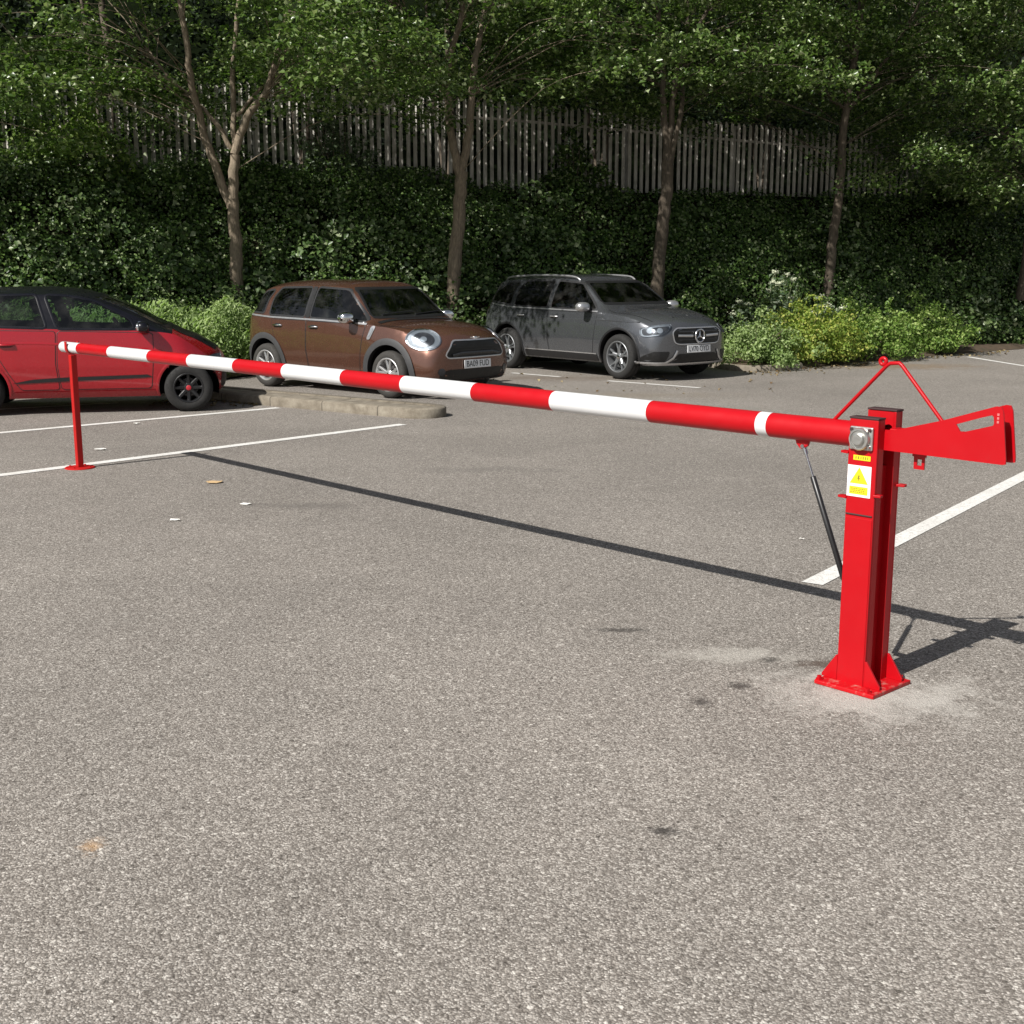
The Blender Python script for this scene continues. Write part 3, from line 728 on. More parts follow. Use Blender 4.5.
class Car:
    def __init__(s,name,label,loc,heading,P):
        s.P=P; s.root=thing(name,label,'car',loc,math.atan2(heading[1],heading[0])); s.holes=[]
        s.loft()
    def loft(s):
        P=s.P; f={k:pch(v) for k,v in P['keys'].items()}
        xr,xf=P['xr'],P['xf']; r=P.get('fillet',.10)
        us=list(np.linspace(xr+r,xf-r,int((xf-xr-2*r)/.028)))
        ang=[math.sin(a) for a in np.linspace(0,PI/2,7)[1:]]
        stations=[(x,0.0) for x in us]
        stations=[(xr+r-r*a,r*(1-math.sqrt(max(0,1-a*a)))) for a in reversed(ang)]+stations+[(xf-r+r*a,r*(1-math.sqrt(max(0,1-a*a)))) for a in ang]
        zbot=P['zbot']; rows=[]
        def section(x,sh):
            zt,zb,wb,wm,wc,dz=[f[k](x) for k in('zt','zb','wb','wm','wc','dz')]; n=f['n'](x)
            zc=zt-dz; zb=min(zb,zc-.012); z0=zbot(x) if callable(zbot) else zbot
            pts=[]
            for k in range(5): pts.append((wm*.90*k/5,z0))
            H=zb-z0
            prof=P['side']
            for k in range(22):
                t=k/22; pts.append((float(np.interp(t,[q[0] for q in prof],[q[1] for q in prof]))*(wm*(1-t**3)+ (wb/prof[-1][1])*t**3),z0+H*t))
            for k in range(14):
                t=k/14; b=P.get('bulge',.018)*math.sin(PI*t)
                pts.append((wb+(wc-wb)*t+b,zb+(zc-zb)*t))
            for k in range(15):
                t=k/14; y=wc*math.cos(t*PI/2)**.9 if t<1 else 0.0
                pts.append((y,zc+(zt-zc)*(1-(y/wc)**n)))
            cz=(z0+zt)/2
            if sh>0:
                out=[]
                for y,z in pts:
                    ky=1-sh/max(wm,.1); kz=1-sh/(zt-z0)*1.2
                    out.append((y*ky,cz+(z-cz)*kz))
                pts=out
            return pts
        half=[section(x,sh) for x,sh in stations]
        nH=len(half[0]); full=[]
        for pts in half:
            full.append([(y,z) for y,z in pts]+[(-y,z) for y,z in reversed(pts[1:-1])])
        nF=len(full[0]); V=[];F=[]
        for (x,sh),sec in zip(stations,full): V+=[(x,y,z) for y,z in sec]
        for i in range(len(stations)-1):
            for j in range(nF): F.append((i*nF+j,i*nF+(j+1)%nF,(i+1)*nF+(j+1)%nF,(i+1)*nF+j))
        # end caps: rings towards the centre line
        for end,i in ((0,0),(1,len(stations)-1)):
            sec=full[i]; x=stations[i][0]; base=[i*nF+j for j in range(nF)]; cz=sum(z for y,z in sec)/nF
            for q in (.85,.68,.5,.3,.1):
                b=len(V); V+=[(x,y*q,cz+(z-cz)*q) for y,z in sec]; cur=list(range(b,b+nF))
                for j in range(nF):
                    F.append((base[j],base[(j+1)%nF],cur[(j+1)%nF],cur[j]) if end==0 else (base[j],cur[j],cur[(j+1)%nF],base[(j+1)%nF]))
                base=cur
            F.append(tuple(base))
        W=[]
        for x,y,z in V:
            x2=x
            for a0,a1,fn in P['warps']:
                t=min(1,max(0,(x-a0)/(a1-a0))); t=t*t*(3-2*t)
                x2+=t*fn(abs(y),z)
            W.append((x2,y,z))
        s.V=W; s.F=F
        bm=bmesh.new(); vs=[bm.verts.new(v) for v in W]
        for q in F:
            try: bm.faces.new([vs[i] for i in q])
            except ValueError: pass
        bmesh.ops.recalc_face_normals(bm,faces=bm.faces)
        s.bm=bm; bm.normal_update(); s.bvh=BVHTree.FromBMesh(bm)
    # --- projection
    def cast(s,o,d,off):
        h=s.bvh.ray_cast(Vector(o),Vector(d))
        if h[0] is None or False:
            h=s.bvh.find_nearest(Vector(o)+Vector(d)*s.P.get('near',2.2))
        p,n=h[0],h[1]
        if n.dot(Vector(d))>0: n=-n
        return p+n*off
    def frame(s,view):
        if view=='R': return lambda u,v:((u,-3,v),(0,1,0))
        if view=='L': return lambda u,v:((u,3,v),(0,-1,0))
        if view=='F': return lambda u,v:((4,u,v),(-1,0,0))
        if view=='B': return lambda u,v:((-4,u,v),(1,0,0))
        if view=='T': return lambda u,v:((u,v,4),(0,0,-1))
        (o,A,B,D)=view; o,A,B,D=Vector(o),Vector(A),Vector(B),Vector(D)
        return lambda u,v:(o+A*u+B*v-D*2,D)
    def patch(s,name,view,poly,mat,off=.005,rings=5,n=56,par=None,rnd=2,smooth=True,thick=0):
        fr=s.frame(view); pl=resample(chaikin(poly,rnd),n) if rnd else resample([Vector(p) for p in poly],n)
        c=sum(pl,Vector((0,0)))/n; V=[];F=[]
        for k in range(rings):
            q=1-k/rings
            for p in pl:
                w=c+(p-c)*q; V.append(s.cast(*fr(w.x,w.y),off))
        V.append(s.cast(*fr(c.x,c.y),off))
        for k in range(rings-1):
            for j in range(n): F.append((k*n+j,k*n+(j+1)%n,(k+1)*n+(j+1)%n,(k+1)*n+j))
        b=(rings-1)*n
        for j in range(n): F.append((b+j,b+(j+1)%n,len(V)-1))
        if thick:   # skirt back to the body
            m=len(V); V+=[s.cast(*fr(p.x,p.y),off-thick) for p in pl]
            for j in range(n): F.append((j,(j+1)%n,m+(j+1)%n,m+j))
        mb=MB(); mb.add(V,F)
        return mb.build(name,mat,par or s.root,smooth=40 if smooth else None)
    def ring(s,name,view,poly,w0,w1,mat,off=.006,n=72,par=None,rnd=2):
        fr=s.frame(view); pl=resample(chaikin([Vector(p) for p in poly],rnd),n); V=[];F=[]
        A=poly_off(pl,w0); Bm=poly_off(pl,(w0+w1)/2); B=poly_off(pl,w1)
        for L,o in ((A,off-.004),(A,off),(Bm,off+.003),(B,off),(B,off-.006)): V+=[s.cast(*fr(p.x,p.y),o) for p in L]
        for k in range(4):
            for j in range(n): F.append((k*n+j,k*n+(j+1)%n,(k+1)*n+(j+1)%n,(k+1)*n+j))
        mb=MB(); mb.add(V,F); return mb.build(name,mat,par or s.root,smooth=60)
    def strip(s,name,view,line,w,mat,off=.003,par=None,n=40,closed=False,mb=None,rise=0.0):
        fr=s.frame(view); pl=resample([Vector(p) for p in line],n,closed); V=[];F=[]
        for i,p in enumerate(pl):
            a=pl[(i-1)%n] if closed else pl[max(i-1,0)]; b=pl[(i+1)%n] if closed else pl[min(i+1,n-1)]
            t=(b-a).normalized(); q=Vector((-t.y,t.x))*w/2
            V+=[s.cast(*fr(p.x-q.x,p.y-q.y),off),s.cast(*fr(p.x,p.y),off+rise),s.cast(*fr(p.x+q.x,p.y+q.y),off)]
        for i in range(n if closed else n-1):
            a=i*3; b=((i+1)%n)*3; F+=[(a,a+1,b+1,b),(a+1,a+2,b+2,b+1)]
        if mb is not None: mb.add(V,F); return mb
        m=MB(); m.add(V,F); return m.build(name,mat,par or s.root,smooth=60)
    def hole(s,view,poly,test=None):
        pl=resample(chaikin([Vector(p) for p in poly],2),48); s.holes.append((view,poly_off(pl,-.012),test))
    def body(s,paint,roof=None,roof_test=None,lining=None):
        P=s.P; bm=s.bm
        # wheel arches: snap near vertices to the circle, cut inside
        for xc,zc,R in P['arches']:
            for v in bm.verts:
                if abs(v.co.y)>.45 or True:
                    d=math.hypot(v.co.x-xc,v.co.z-zc)
                    if abs(d-R)<.02 and d>0 and abs(v.co.y)>.4:
                        k=R/d; v.co.x=xc+(v.co.x-xc)*k; v.co.z=zc+(v.co.z-zc)*k
        kill=set()
        for f in bm.faces:
            c=f.calc_center_median()
            for xc,zc,R in P['arches']:
                if math.hypot(c.x-xc,c.z-zc)<R and abs(c.y)>.42: kill.add(f)
            for view,pl,test in s.holes:
                if view in 'RL':
                    sg=-1 if view=='R' else 1
                    if c.y*sg>.35 and inpoly(pl,c.x,c.z): kill.add(f)
                else:
                    if (view=='F' and c.x>P['mid']+.0 and f.normal.x>.12 or view=='B' and c.x<-.6 and f.normal.x<-.12) and inpoly(pl,c.y,c.z) and f.normal.z<.97: kill.add(f)
        bmesh.ops.delete(bm,geom=list(kill),context='FACES')
        bm.normal_update()
        if lining:
            m=MB(); idx={}; 
            for f in bm.faces:
                c=f.calc_center_median()
                if P['cab'][0]<c.x<P['cab'][1] and c.z>P['cabz']:
                    q=[]
                    for v in f.verts:
                        if v.index not in idx or True:
                            pass
                        q.append(v)
                    fs=[]
                    for v in q:
                        if v not in idx: idx[v]=len(m.v); m.v.append(tuple(v.co-v.normal*.022))
                        fs.append(idx[v])
                    m.f.append(tuple(fs))
            m.build('interior_lining',lining,s.root,smooth=60)
        def dump(name,faces,mat):
            m=MB(); idx={}
            for f in faces:
                fs=[]
                for v in f.verts:
                    if v not in idx: idx[v]=len(m.v); m.v.append(tuple(v.co))
                    fs.append(idx[v])
                m.f.append(tuple(fs))
            return m.build(name,mat,s.root,smooth=38,recalc=False)
        fs=list(bm.faces)
        if roof:
            rf=[f for f in fs if roof_test(f.calc_center_median())]; st=set(rf)
            s.roof=dump('roof',rf,roof); fs=[f for f in fs if f not in st]
        s.b=dump('body',fs,paint)
        # wheel housings
        m=MB()
        for xc,zc,R in P['arches']:
            for sg in(-1,1):
                mm=MB(); w=P['wid']
                n=24; vs=[];ff=[]
                for k in range(n+1):
                    a=-.3+(PI+.6)*k/n
                    for y in (w-.06,w-.40): vs.append((xc+(R+.012)*math.cos(a),sg*y,zc+(R+.012)*math.sin(a)))
                for k in range(n): ff.append((2*k,2*k+1,2*k+3,2*k+2))
                ce=len(vs); vs.append((xc,sg*(w-.40),zc))
                for k in range(n): ff.append((2*k+1,2*k+3,ce))
                mm.add(vs,ff); mm.build('wheel_housing',CM['under'],s.root,smooth=50)
        z0=P['zfloor']; MB().box(((P['xr']+P['xf'])/2,0,z0),(P['xf']-P['xr']-.5,P['wid']*1.25,.10)).build('underfloor',CM['under'],s.root)

def make_wheel(car,x,y,r,w,rimr,spokes,style,rimmat,tyremat,capmat,sg,steer=0):
    """wheel part: tyre, rim, cap as its sub-parts; outer face towards sg*y"""
    hub=MB(); hub.lathe([(0,-.06),(rimr*.62,-.06),(rimr*.62,-.035),(.07,-.035),(.07,.02),(0,.02)],(0,0,0),'Y',28)
    h=hub.build('wheel',CM['disc'],car.root,smooth=40); h.location=(x,sg*y,r); h.rotation_euler=(0,0,0 if sg>0 else PI)
    h.rotation_euler.z+=steer
    o=w/2
    pr=[(rimr,-o*.92),(rimr+.02,-o),(r-.055,-o*.98),(r-.018,-o*.86),(r-.004,-o*.6),(r,-o*.3),(r,-.012),(r-.007,-.010),(r-.007,.010),(r,.012),(r,o*.3),(r-.004,o*.6),(r-.018,o*.86),(r-.055,o*.98),(rimr+.02,o),(rimr,o*.92)]
    m=MB(); m.lathe(pr,(0,0,0),'Y',56); m.build('tyre',tyremat,h,smooth=50)
    m=MB(); m.lathe([(rimr+.004,o*.93),(rimr-.004,o*.97),(rimr-.016,o*.93),(rimr-.022,o*.75),(rimr-.035,-o*.6),(rimr,-o*.9)],(0,0,0),'Y',56)
    yo=o*.72; m2=MB()
    def spoke(a,w0,w1,r0,r1,sk=0,y0=yo*.80,y1=yo,m=m):
        ca,sa=math.cos(a),math.sin(a); T=lambda rr,t,yy:(rr*ca-t*sa,yy,rr*sa+t*ca)
        vs=[T(r0,-w0,y0),T(r0,w0,y0),T(r1,w1+sk,y1),T(r1,-w1+sk,y1),T(r0,-w0*.55,y0+.010),T(r0,w0*.55,y0+.010),T(r1,w1*.55+sk,y1+.010),T(r1,-w1*.55+sk,y1+.010)]
        vs+= [T(r0,-w0,y0-.028),T(r0,w0,y0-.028),T(r1,w1+sk,y1-.03),T(r1,-w1+sk,y1-.03)]
        m.add(vs,[(4,5,6,7),(0,1,5,4),(2,3,7,6),(1,2,6,5),(3,0,4,7),(8,9,1,0),(9,10,2,1),(11,8,0,3),(10,11,3,2)])
    for k in range(spokes):
        a=2*PI*k/spokes+PI/2
        if style=='twin':
            spoke(a-.13,.020,.016,.05,rimr-.012,-.012); spoke(a+.13,.020,.016,.05,rimr-.012,.012)
        elif style=='y':
            spoke(a,.036,.026,.04,rimr*.55); spoke(a-.10,.016,.014,rimr*.45,rimr-.012,-.03,yo*.9); spoke(a+.10,.016,.014,rimr*.45,rimr-.012,.03,yo*.9)
        elif style=='star':
            spoke(a,.040,.020,.04,rimr-.012); spoke(a+PI/spokes,.012,.030,.05,rimr-.014,0,yo*.62,yo*.7)
        else: spoke(a,.026,.020,.04,rimr-.012)
    m.lathe([(.062,yo*.70),(.062,yo*.80+.006),(.05,yo*.80+.014),(0,yo*.80+.014)],(0,0,0),'Y',24)
    m.build('rim',rimmat,h,smooth=35)
    m=MB(); m.lathe([(.031,yo*.80+.012),(.031,yo*.80+.019),(.026,yo*.80+.022),(0,yo*.80+.022)],(0,0,0),'Y',20); m.build('centre_cap',capmat,h,smooth=40)
    return h
def seat(car,x,y,z,mat,w=.48,head=True):
    m=MB(); m.box((x,y,z+.10),(.5,w,.18)); 
    R=Matrix.Rotation(-.28,3,'Y'); m2=MB(); m2.box((x-.32,y,z+.42),(.14,w*.96,.62),R)
    s_=m.build('seat',mat,car.root,bevel=.05); m2.build('backrest',mat,s_,bevel=.05)
    if head:
        m3=MB(); m3.box((x-.44,y,z+.83),(.10,.27,.19),R); m3.build('headrest',mat,s_,bevel=.04)
def plate(car,o,rz,tilt,txt,w=.52,h=.111,mat=None):
    p=MB().box((0,0,0),(.008,w,h)).build('number_plate',mat or CM['plate'],car.root,bevel=.003); p.location=o; p.rotation_euler=(0,tilt,rz)
    cu=bpy.data.curves.new('characters','FONT'); cu.body=txt; cu.size=h*1.02; cu.align_x='CENTER'; cu.align_y='CENTER'; cu.extrude=.0006
    to=bpy.data.objects.new('tmp',cu); COL.objects.link(to); bpy.context.view_layer.update()
    me=bpy.data.meshes.new_from_object(to.evaluated_get(bpy.context.evaluated_depsgraph_get())); bpy.data.objects.remove(to)
    me.name='characters'; 
    xs=[v.co.x for v in me.vertices]; wd=max(xs)-min(xs); k=(w*.84)/wd
    for v in me.vertices: v.co=Vector((.0055+v.co.z,v.co.x*k,v.co.y))
    me.materials.clear(); me.materials.append(CM['ink']); link(bpy.data.objects.new('characters',me),p)
    return p
def ellipsoid(c,r,n=24,m=14,R=None,cut=None):
    V=[];F=[]
    for i in range(m+1):
        a=-PI/2+PI*i/m
        for j in range(n):
            b=2*PI*j/n; f=lambda q,e:math.copysign(abs(q)**e,q)
            v=Vector((r[0]*f(math.cos(a),.8)*f(math.cos(b),.8),r[1]*f(math.cos(a),.8)*f(math.sin(b),.8),r[2]*f(math.sin(a),.8)))
            if R: v=R@v
            V.append(v+Vector(c))
    for i in range(m):
        for j in range(n): F.append((i*n+j,i*n+(j+1)%n,(i+1)*n+(j+1)%n,(i+1)*n+j))
    return V,F
def mirror(car,x,y,z,sg,mat,size=(.085,.12,.075),glassm=None):
    a=MB(); a.tube([(x+.02,sg*(y-.16),z-.06),(x+.01,sg*(y-.07),z-.05),(x,sg*(y-.02),z-.02)],[.03,.024,.022],10); arm=a.build('mirror',CM['black'],car.root,smooth=60)
    m=MB(); m.add(*ellipsoid((x,sg*y,z),size)); m.build('mirror_shell',mat,arm,smooth=60)
    m=MB(); m.add(*ellipsoid((x-size[0]*.72,sg*y,z),(.03,size[1]*.86,size[2]*.84),18,10)); m.build('mirror_glass',CM['chrome'],arm,smooth=60)

CM=dict(
 brown=simple('bronze_metallic_paint',(.135,.062,.042),.26,.55,.08,5,coat=.9,dirt=((.12,.09,.07),6,.58,.25)),
 grey=simple('grey_metallic_paint',(.105,.11,.12),.26,.6,.08,5,coat=.9,dirt=((.12,.11,.10),6,.60,.2)),
 red=simple('red_car_paint',(.34,.004,.012),.26,.1,.06,5,coat=.9),
 roofblack=simple('black_roof_paint',(.004,.004,.007),.3,0,.05,5,coat=.25,spec=.4),
 black=simple('black_plastic',(.012,.012,.013),.45,0,.1,12),
 flare=simple('dark_grey_plastic',(.045,.045,.047),.55,0,.1,12),
 grille=simple('black_grille',(.006,.006,.006),.5,0,.1,12),
 under=simple('black_underbody',(.008,.008,.008),.9,0,.1,5,spec=.1),
 tyre=simple('tyre_rubber',(.016,.0155,.015),.85,0,.15,20),
 tyre_dusty=simple('dusty_tyre_rubber',(.035,.033,.030),.85,0,.2,20),
 disc=simple('brake_disc',(.16,.15,.15),.45,.7),
 alloy=simple('silver_alloy',(.62,.62,.62),.30,.75,.06,14),
 alloy_dull=simple('grey_alloy',(.26,.27,.28),.38,.7,.06,14),
 alloy_black=simple('black_alloy',(.015,.015,.016),.32,.2,.06,14),
 chrome=simple('chrome',(.75,.75,.76),.12,1,.03,10),
 satin=simple('satin_silver_trim',(.55,.55,.56),.35,.8,.05,10),
 lamp=simple('lamp_reflector',(.24,.26,.28),.45,.25,.12,16),
 lampdark=simple('lamp_housing',(.05,.052,.058),.25,.3,.1,16),
 lens=glass('lamp_glass',(.80,.83,.86)),
 glass=glass('car_glass',(.30,.36,.33)),
 glass_clear=glass('windscreen_glass',(.45,.54,.49)),
 glass_dark=glass('privacy_glass',(.05,.055,.06)),
 seat=simple('charcoal_seat',(.018,.018,.02),.85,0,.15,20),
 lining=simple('dark_cabin_lining',(.022,.022,.024),.85,0,.1,8),
 plate=simple('white_number_plate',(.78,.79,.80),.45,0,.05,20),
 ink=simple('plate_ink',(.012,.012,.016),.5),
 redcap=simple('red_wheel_cap',(.42,.02,.03),.4),
 darktrim=simple('dark_window_trim',(.05,.05,.052),.25,.4,.05,10),
 paper=simple('pale_paper',(.65,.66,.68),.6),
 amber=simple('amber_lens',(.5,.16,.02),.3),
 redlens=simple('red_lens',(.3,.01,.01),.25),
)
def common(car,P,paint,doors,seams,seatspec,glassm):
    pass
def side_windows(c,polys,mats,frame,wid=(-.006,.020),only=None):
    for view in ('R','L'):
        for p,mt in zip(polys,mats):
            g=c.patch('side_window',view,p,mt,off=.002,par=None); c.ring('window_frame',view,p,-.010,.018,frame,off=.004,par=g); c.hole(view,p)
def front_glass(c,view,name,p,mt,frame):
    g=c.patch(name,view,p,mt,off=.003,rings=8,n=64); c.ring('window_seal',view,p,-.022,.014,frame,off=.004,par=g); c.hole(view,p)
def doors(c,polys,paint,handlex,handlez,handlemat):
    for view in('R','L'):
        sg=-1 if view=='R' else 1
        for p,hx in zip(polys,handlex):
            d=c.patch('door',view,p,paint,off=.0035,rings=12,n=72,rnd=1,thick=.003)
            c.ring('door_gap',view,p,-.006,.007,CM['black'],off=.0015,par=d,rnd=1,n=90)
            a=c.cast((hx,sg*3,handlez),(0,-sg,0),.028); m=MB()
            m.tube([a+Vector((-.10,-sg*.02,0)),a+Vector((-.075,0,.002)),a+Vector((.07,0,.002)),a+Vector((.095,-sg*.02,0))],[.010,.014,.014,.010],10)
            m.build('handle',handlemat,d,smooth=60)
            cp=[(hx-.08,handlez-.025),(hx+.08,handlez-.025),(hx+.08,handlez+.03),(hx-.08,handlez+.03)]
            c.patch('handle_cup',view,cp,CM['black'],off=.005,rings=3,n=24,par=d)
def arch_trim(c,mat,w,off=.012,zmin=.2):
    for xc,zc,R in c.P['arches']:
        for view in('R','L'):
            a0=math.asin(max(-.9,(zmin-zc)/R)); pl=[Vector((xc+(R+w/2-.006)*math.cos(a),zc+(R+w/2-.006)*math.sin(a))) for a in np.linspace(a0,PI-a0,40)]
            o=c.strip('wheel_arch_trim',view,pl,w,mat,off=off,n=40,rise=.006)
            # lip turned into the arch
            pi=[Vector((xc+(R-.006)*math.cos(a),zc+(R-.006)*math.sin(a))) for a in np.linspace(a0,PI-a0,40)]
            fr=c.frame(view); sg=-1 if view=='R' else 1; m=MB(); V=[]
            for p in pi:
                q=c.cast(*fr(p.x,p.y),off); V+=[q,q-Vector((0,sg*.07,0))]
            m.add(V,[(2*i,2*i+1,2*i+3,2*i+2) for i in range(39)]); m.build('arch_lip',CM['black'],o,smooth=60)

SIDE=[(0,.90),(.10,.955),(.2,.975),(.45,1.0),(.75,.995),(.92,.98),(1,.97)]
def blend(a,b,t): return a+(b-a)*t
# ---------------------------------------------------------------- small bronze crossover
def bronze_car():
    L0,F0=-1.96,2.12
    P=dict(xr=L0,xf=F0,fillet=.10,zbot=.215,wid=.89,mid=.3,cab=(-1.95,1.05),cabz=.86,zfloor=.30,near=2.2,
      keys=dict(
        zt=[(-2.0,1.0),(-1.86,1.15),(-1.70,1.36),(-1.52,1.49),(-1.2,1.54),(-.6,1.558),(0,1.552),(.28,1.532),(.42,1.475),(.98,1.035),(1.10,1.015),(1.4,1.01),(1.7,.985),(1.92,.94),(2.12,.82)],
        zb=[(-2.0,.92),(-1.8,1.04),(-1.3,1.035),(0,1.005),(.9,.972),(1.15,.95),(1.5,.91),(1.8,.84),(2.07,.70)],
        wb=[(-2.0,.74),(-1.7,.81),(-1.,.845),(0,.855),(.9,.845),(1.3,.82),(1.7,.77),(2.07,.68)],
        wm=[(-2.0,.80),(-1.75,.865),(-1.3,.893),(0,.885),(1.3,.893),(1.75,.87),(2.07,.80)],
        wc=[(-2.0,.60),(-1.7,.63),(-1,.665),(.3,.665),(.6,.685),(.98,.735),(1.2,.69),(1.7,.60),(2.07,.48)],
        dz=[(-2.0,.06),(-1.6,.085),(0,.085),(.4,.08),(.9,.05),(1.2,.055),(2.07,.06)],
        n=[(-2.0,2.4),(-1,3.2),(.3,3.4),(.6,3.6),(.95,3.4),(1.2,2.6),(2.07,2.4)]),
      side=SIDE,bulge=.015,
      warps=[(1.15,2.07,lambda y,z:-.17*(y/.88)**3.2-.10*max(0,(z-.66)/.4)**2+ -.06*max(0,(.42-z)/.2)**2),
             (-1.2,-2.0,lambda y,z:.20*(y/.85)**2.8+.04*max(0,(.5-z)/.3))],
      arches=[(1.2975,.325,.395),(-1.2975,.325,.395)])
    ca=Vector((-1.618,16.703,0)); H=Vector((.755,-.655,0)).normalized(); Rt=Vector((H.y,-H.x,0))
    loc=ca-H*1.2975-Rt*.80
    c=Car('crossover_car','bronze brown compact crossover car with big oval headlight, parked behind the low kerb',tuple(loc),H,P)
    fw=[(.87,1.005),(.36,1.425),(-.27,1.452),(-.30,1.035)]
    rw=[(-.42,1.04),(-.40,1.452),(-1.08,1.438),(-1.20,1.30),(-1.22,1.055)]
    qw=[(-1.36,1.075),(-1.32,1.29),(-1.23,1.41),(-1.46,1.385),(-1.64,1.22),(-1.73,1.09)]
    side_windows(c,[fw,rw,qw],[CM['glass'],CM['glass_dark'],CM['glass_dark']],CM['darktrim'])
    for v in 'RL': c.strip('door_pillar',v,[(-.355,1.03),(-.335,1.46)],.085,CM['black'],off=.0075,n=12)
    front_glass(c,'F','windscreen',[(-.71,1.055),(.71,1.055),(.60,1.445),(-.60,1.445)],CM['glass_clear'],CM['black'])
    front_glass(c,'B','rear_window',[(-.56,1.12),(.56,1.12),(.50,1.42),(-.50,1.42)],CM['glass_dark'],CM['black'])
    doors(c,[[(.86,.965),(.80,.75),(.74,.32),(-.32,.32),(-.355,.60),(-.355,.985)],[(-.375,.99),(-.375,.6),(-.345,.32),(-.80,.32),(-.90,.46),(-1.10,.82),(-1.16,.99)]],CM['brown'],[-.20,-.99],.905,CM['chrome'])
    arch_trim(c,CM['flare'],.085,.016)
    for v in 'RL':
        c.strip('sill_trim',v,[(-.88,.285),(.88,.285)],.11,CM['flare'],off=.008,n=30)
        c.strip('waist_trim',v,[(-1.8,1.052),(-1.2,1.022),(0,1.003),(.88,.975)],.022,CM['satin'],off=.008,n=60)
        # side scuttle
        sc=c.patch('scuttle',v,[(.98,.955),(1.06,.955),(.965,.77),(.90,.77)],CM['satin'],off=.008,rings=3,n=28,rnd=1)
        c.patch('scuttle_inset',v,[(.975,.925),(1.03,.925),(.955,.80),(.925,.80)],CM['lamp'],off=.012,rings=2,n=20,par=sc,rnd=1)
    c.strip('bonnet_gap','T',[(1.00,-.74),(1.10,-.76),(1.45,-.70),(1.78,-.60)],.012,CM['black'],off=.0015)
    c.strip('bonnet_gap','T',[(1.00,.74),(1.10,.76),(1.45,.70),(1.78,.60)],.012,CM['black'],off=.0015)
    c.strip('cowl','T',[(.985,-.72),(1.02,0),(.985,.72)],.07,CM['black'],off=.006)
    for s in(-1,1):
        D=Vector((-.80,-s*.60,-.10)).normalized(); Ax=Vector((-D.y,D.x,0)).normalized(); Bx=Vector((0,0,1))
        o=Vector((1.72,s*.63,.78)); V=(o,Ax,Bx,D)
        el=[(.215*math.cos(a)-(.02*math.sin(a)),.135*math.sin(a)+.018*math.cos(a)*(-s)) for a in np.linspace(0,2*PI,16,endpoint=False)]
        hl=c.patch('headlight',V,el,CM['lamp'],off=.004,rings=5,n=48,rnd=1)
        c.ring('headlight_rim',V,el,-.004,.014,CM['chrome'],off=.010,par=hl,rnd=1)
        ins=[(p[0]*.66,p[1]*.72) for p in el]
        c.patch('lamp_bowl',V,ins,CM['lampdark'],off=.009,rings=4,n=32,par=hl,rnd=1)
        c.patch('bulb',V,[(p[0]*.20,p[1]*.26) for p in el],CM['lamp'],off=.018,rings=3,n=20,par=hl,rnd=1)
        c.patch('lens',V,el,CM['lens'],off=.028,rings=5,n=48,par=hl,rnd=1,thick=.02)
        c.patch('fog_lamp','F',[(s*.62+.055*math.cos(a),.375+.05*math.sin(a)) for a in np.linspace(0,2*PI,14,endpoint=False)],CM['lampdark'],off=.006,rings=3,n=24,rnd=1)
    gr=[(-.46,.73),(-.41,.775),(.41,.775),(.46,.73),(.56,.59),(.52,.555),(-.52,.555),(-.56,.59)]
    g=c.patch('grille','F',gr,CM['grille'],off=.003,rings=5,n=60,rnd=1); c.ring('grille_surround','F',gr,-.004,.013,CM['satin'],off=.008,par=g,rnd=1)
    for z in (.69,.655): c.strip('grille_bar','F',[(-.42,z),(.42,z)],.010,CM['black'],off=.014,par=g,n=24)
    c.strip('grille_bumper_bar','F',[(-.46,.585),(-.3,.61),(.3,.61),(.46,.585)],.04,CM['darktrim'],off=.02,n=30,par=g,rise=.01)
    lo=[(-.50,.46),(-.55,.32),(-.40,.27),(.40,.27),(.55,.32),(.50,.46),(.30,.43),(-.30,.43)]
    c.patch('lower_intake','F',[(-.52,.40),(-.66,.33),(-.62,.25),(.62,.25),(.66,.33),(.52,.40)],CM['grille'],off=.004,rings=4,n=48,rnd=1)
    q=c.cast((4,0,.462),(-1,0,0),.016); plate(c,q,0,-.05,'BA09 FUD')
    m=MB(); q=c.cast((4,0,.80),(-1,0,0),.006); m.add(*ellipsoid(q,(.014,.032,.022),18,10)); 
    for s in(-1,1): m.prism([(s*.028,.010),(s*.095,.014),(s*.088,.0),(s*.072,-.004),(s*.028,-.010)],lambda u,v,h,q=q:(q.x+h-abs(u)*.16-.02*0,u,q.z+v),-.006,.004)
    m.build('badge',CM['chrome'],c.root,smooth=40)
    for s in(-1,1): mirror(c,.62,.98,1.055,s,CM['chrome'],(.09,.115,.08))
    # cabin
    for y in(-.36,.36): seat(c,.10,y,.42,CM['seat']); seat(c,-.78,y,.46,CM['seat'])
    m=MB(); m.box((.80,0,.88),(.28,1.36,.20)); m.build('dashboard',CM['lining'],c.root,bevel=.05)
    m=MB(); m.lathe([(.165+.016*math.cos(a),.016*math.sin(a)) for a in np.linspace(0,2*PI,9)[:-1]],(0,0,0),'X',28,closed=True); w_=m.build('steering_wheel',CM['seat'],c.root,smooth=60); w_.location=(.55,-.36,.98); w_.rotation_euler=(0,-.45,0)
    MB().box((0,0,0),(.16,.22,.003)).build('parking_slip',CM['paper'],c.root).location=(.82,-.1,.985)
    wi=MB(); a=c.cast((4,-.55,1.075),(-1,0,0),.02); b=c.cast((4,.05,1.11),(-1,0,0),.02); wi.tube([a,a.lerp(b,.5)+Vector((.01,0,.01)),b],.008,8); wi.build('wiper',CM['black'],c.root)
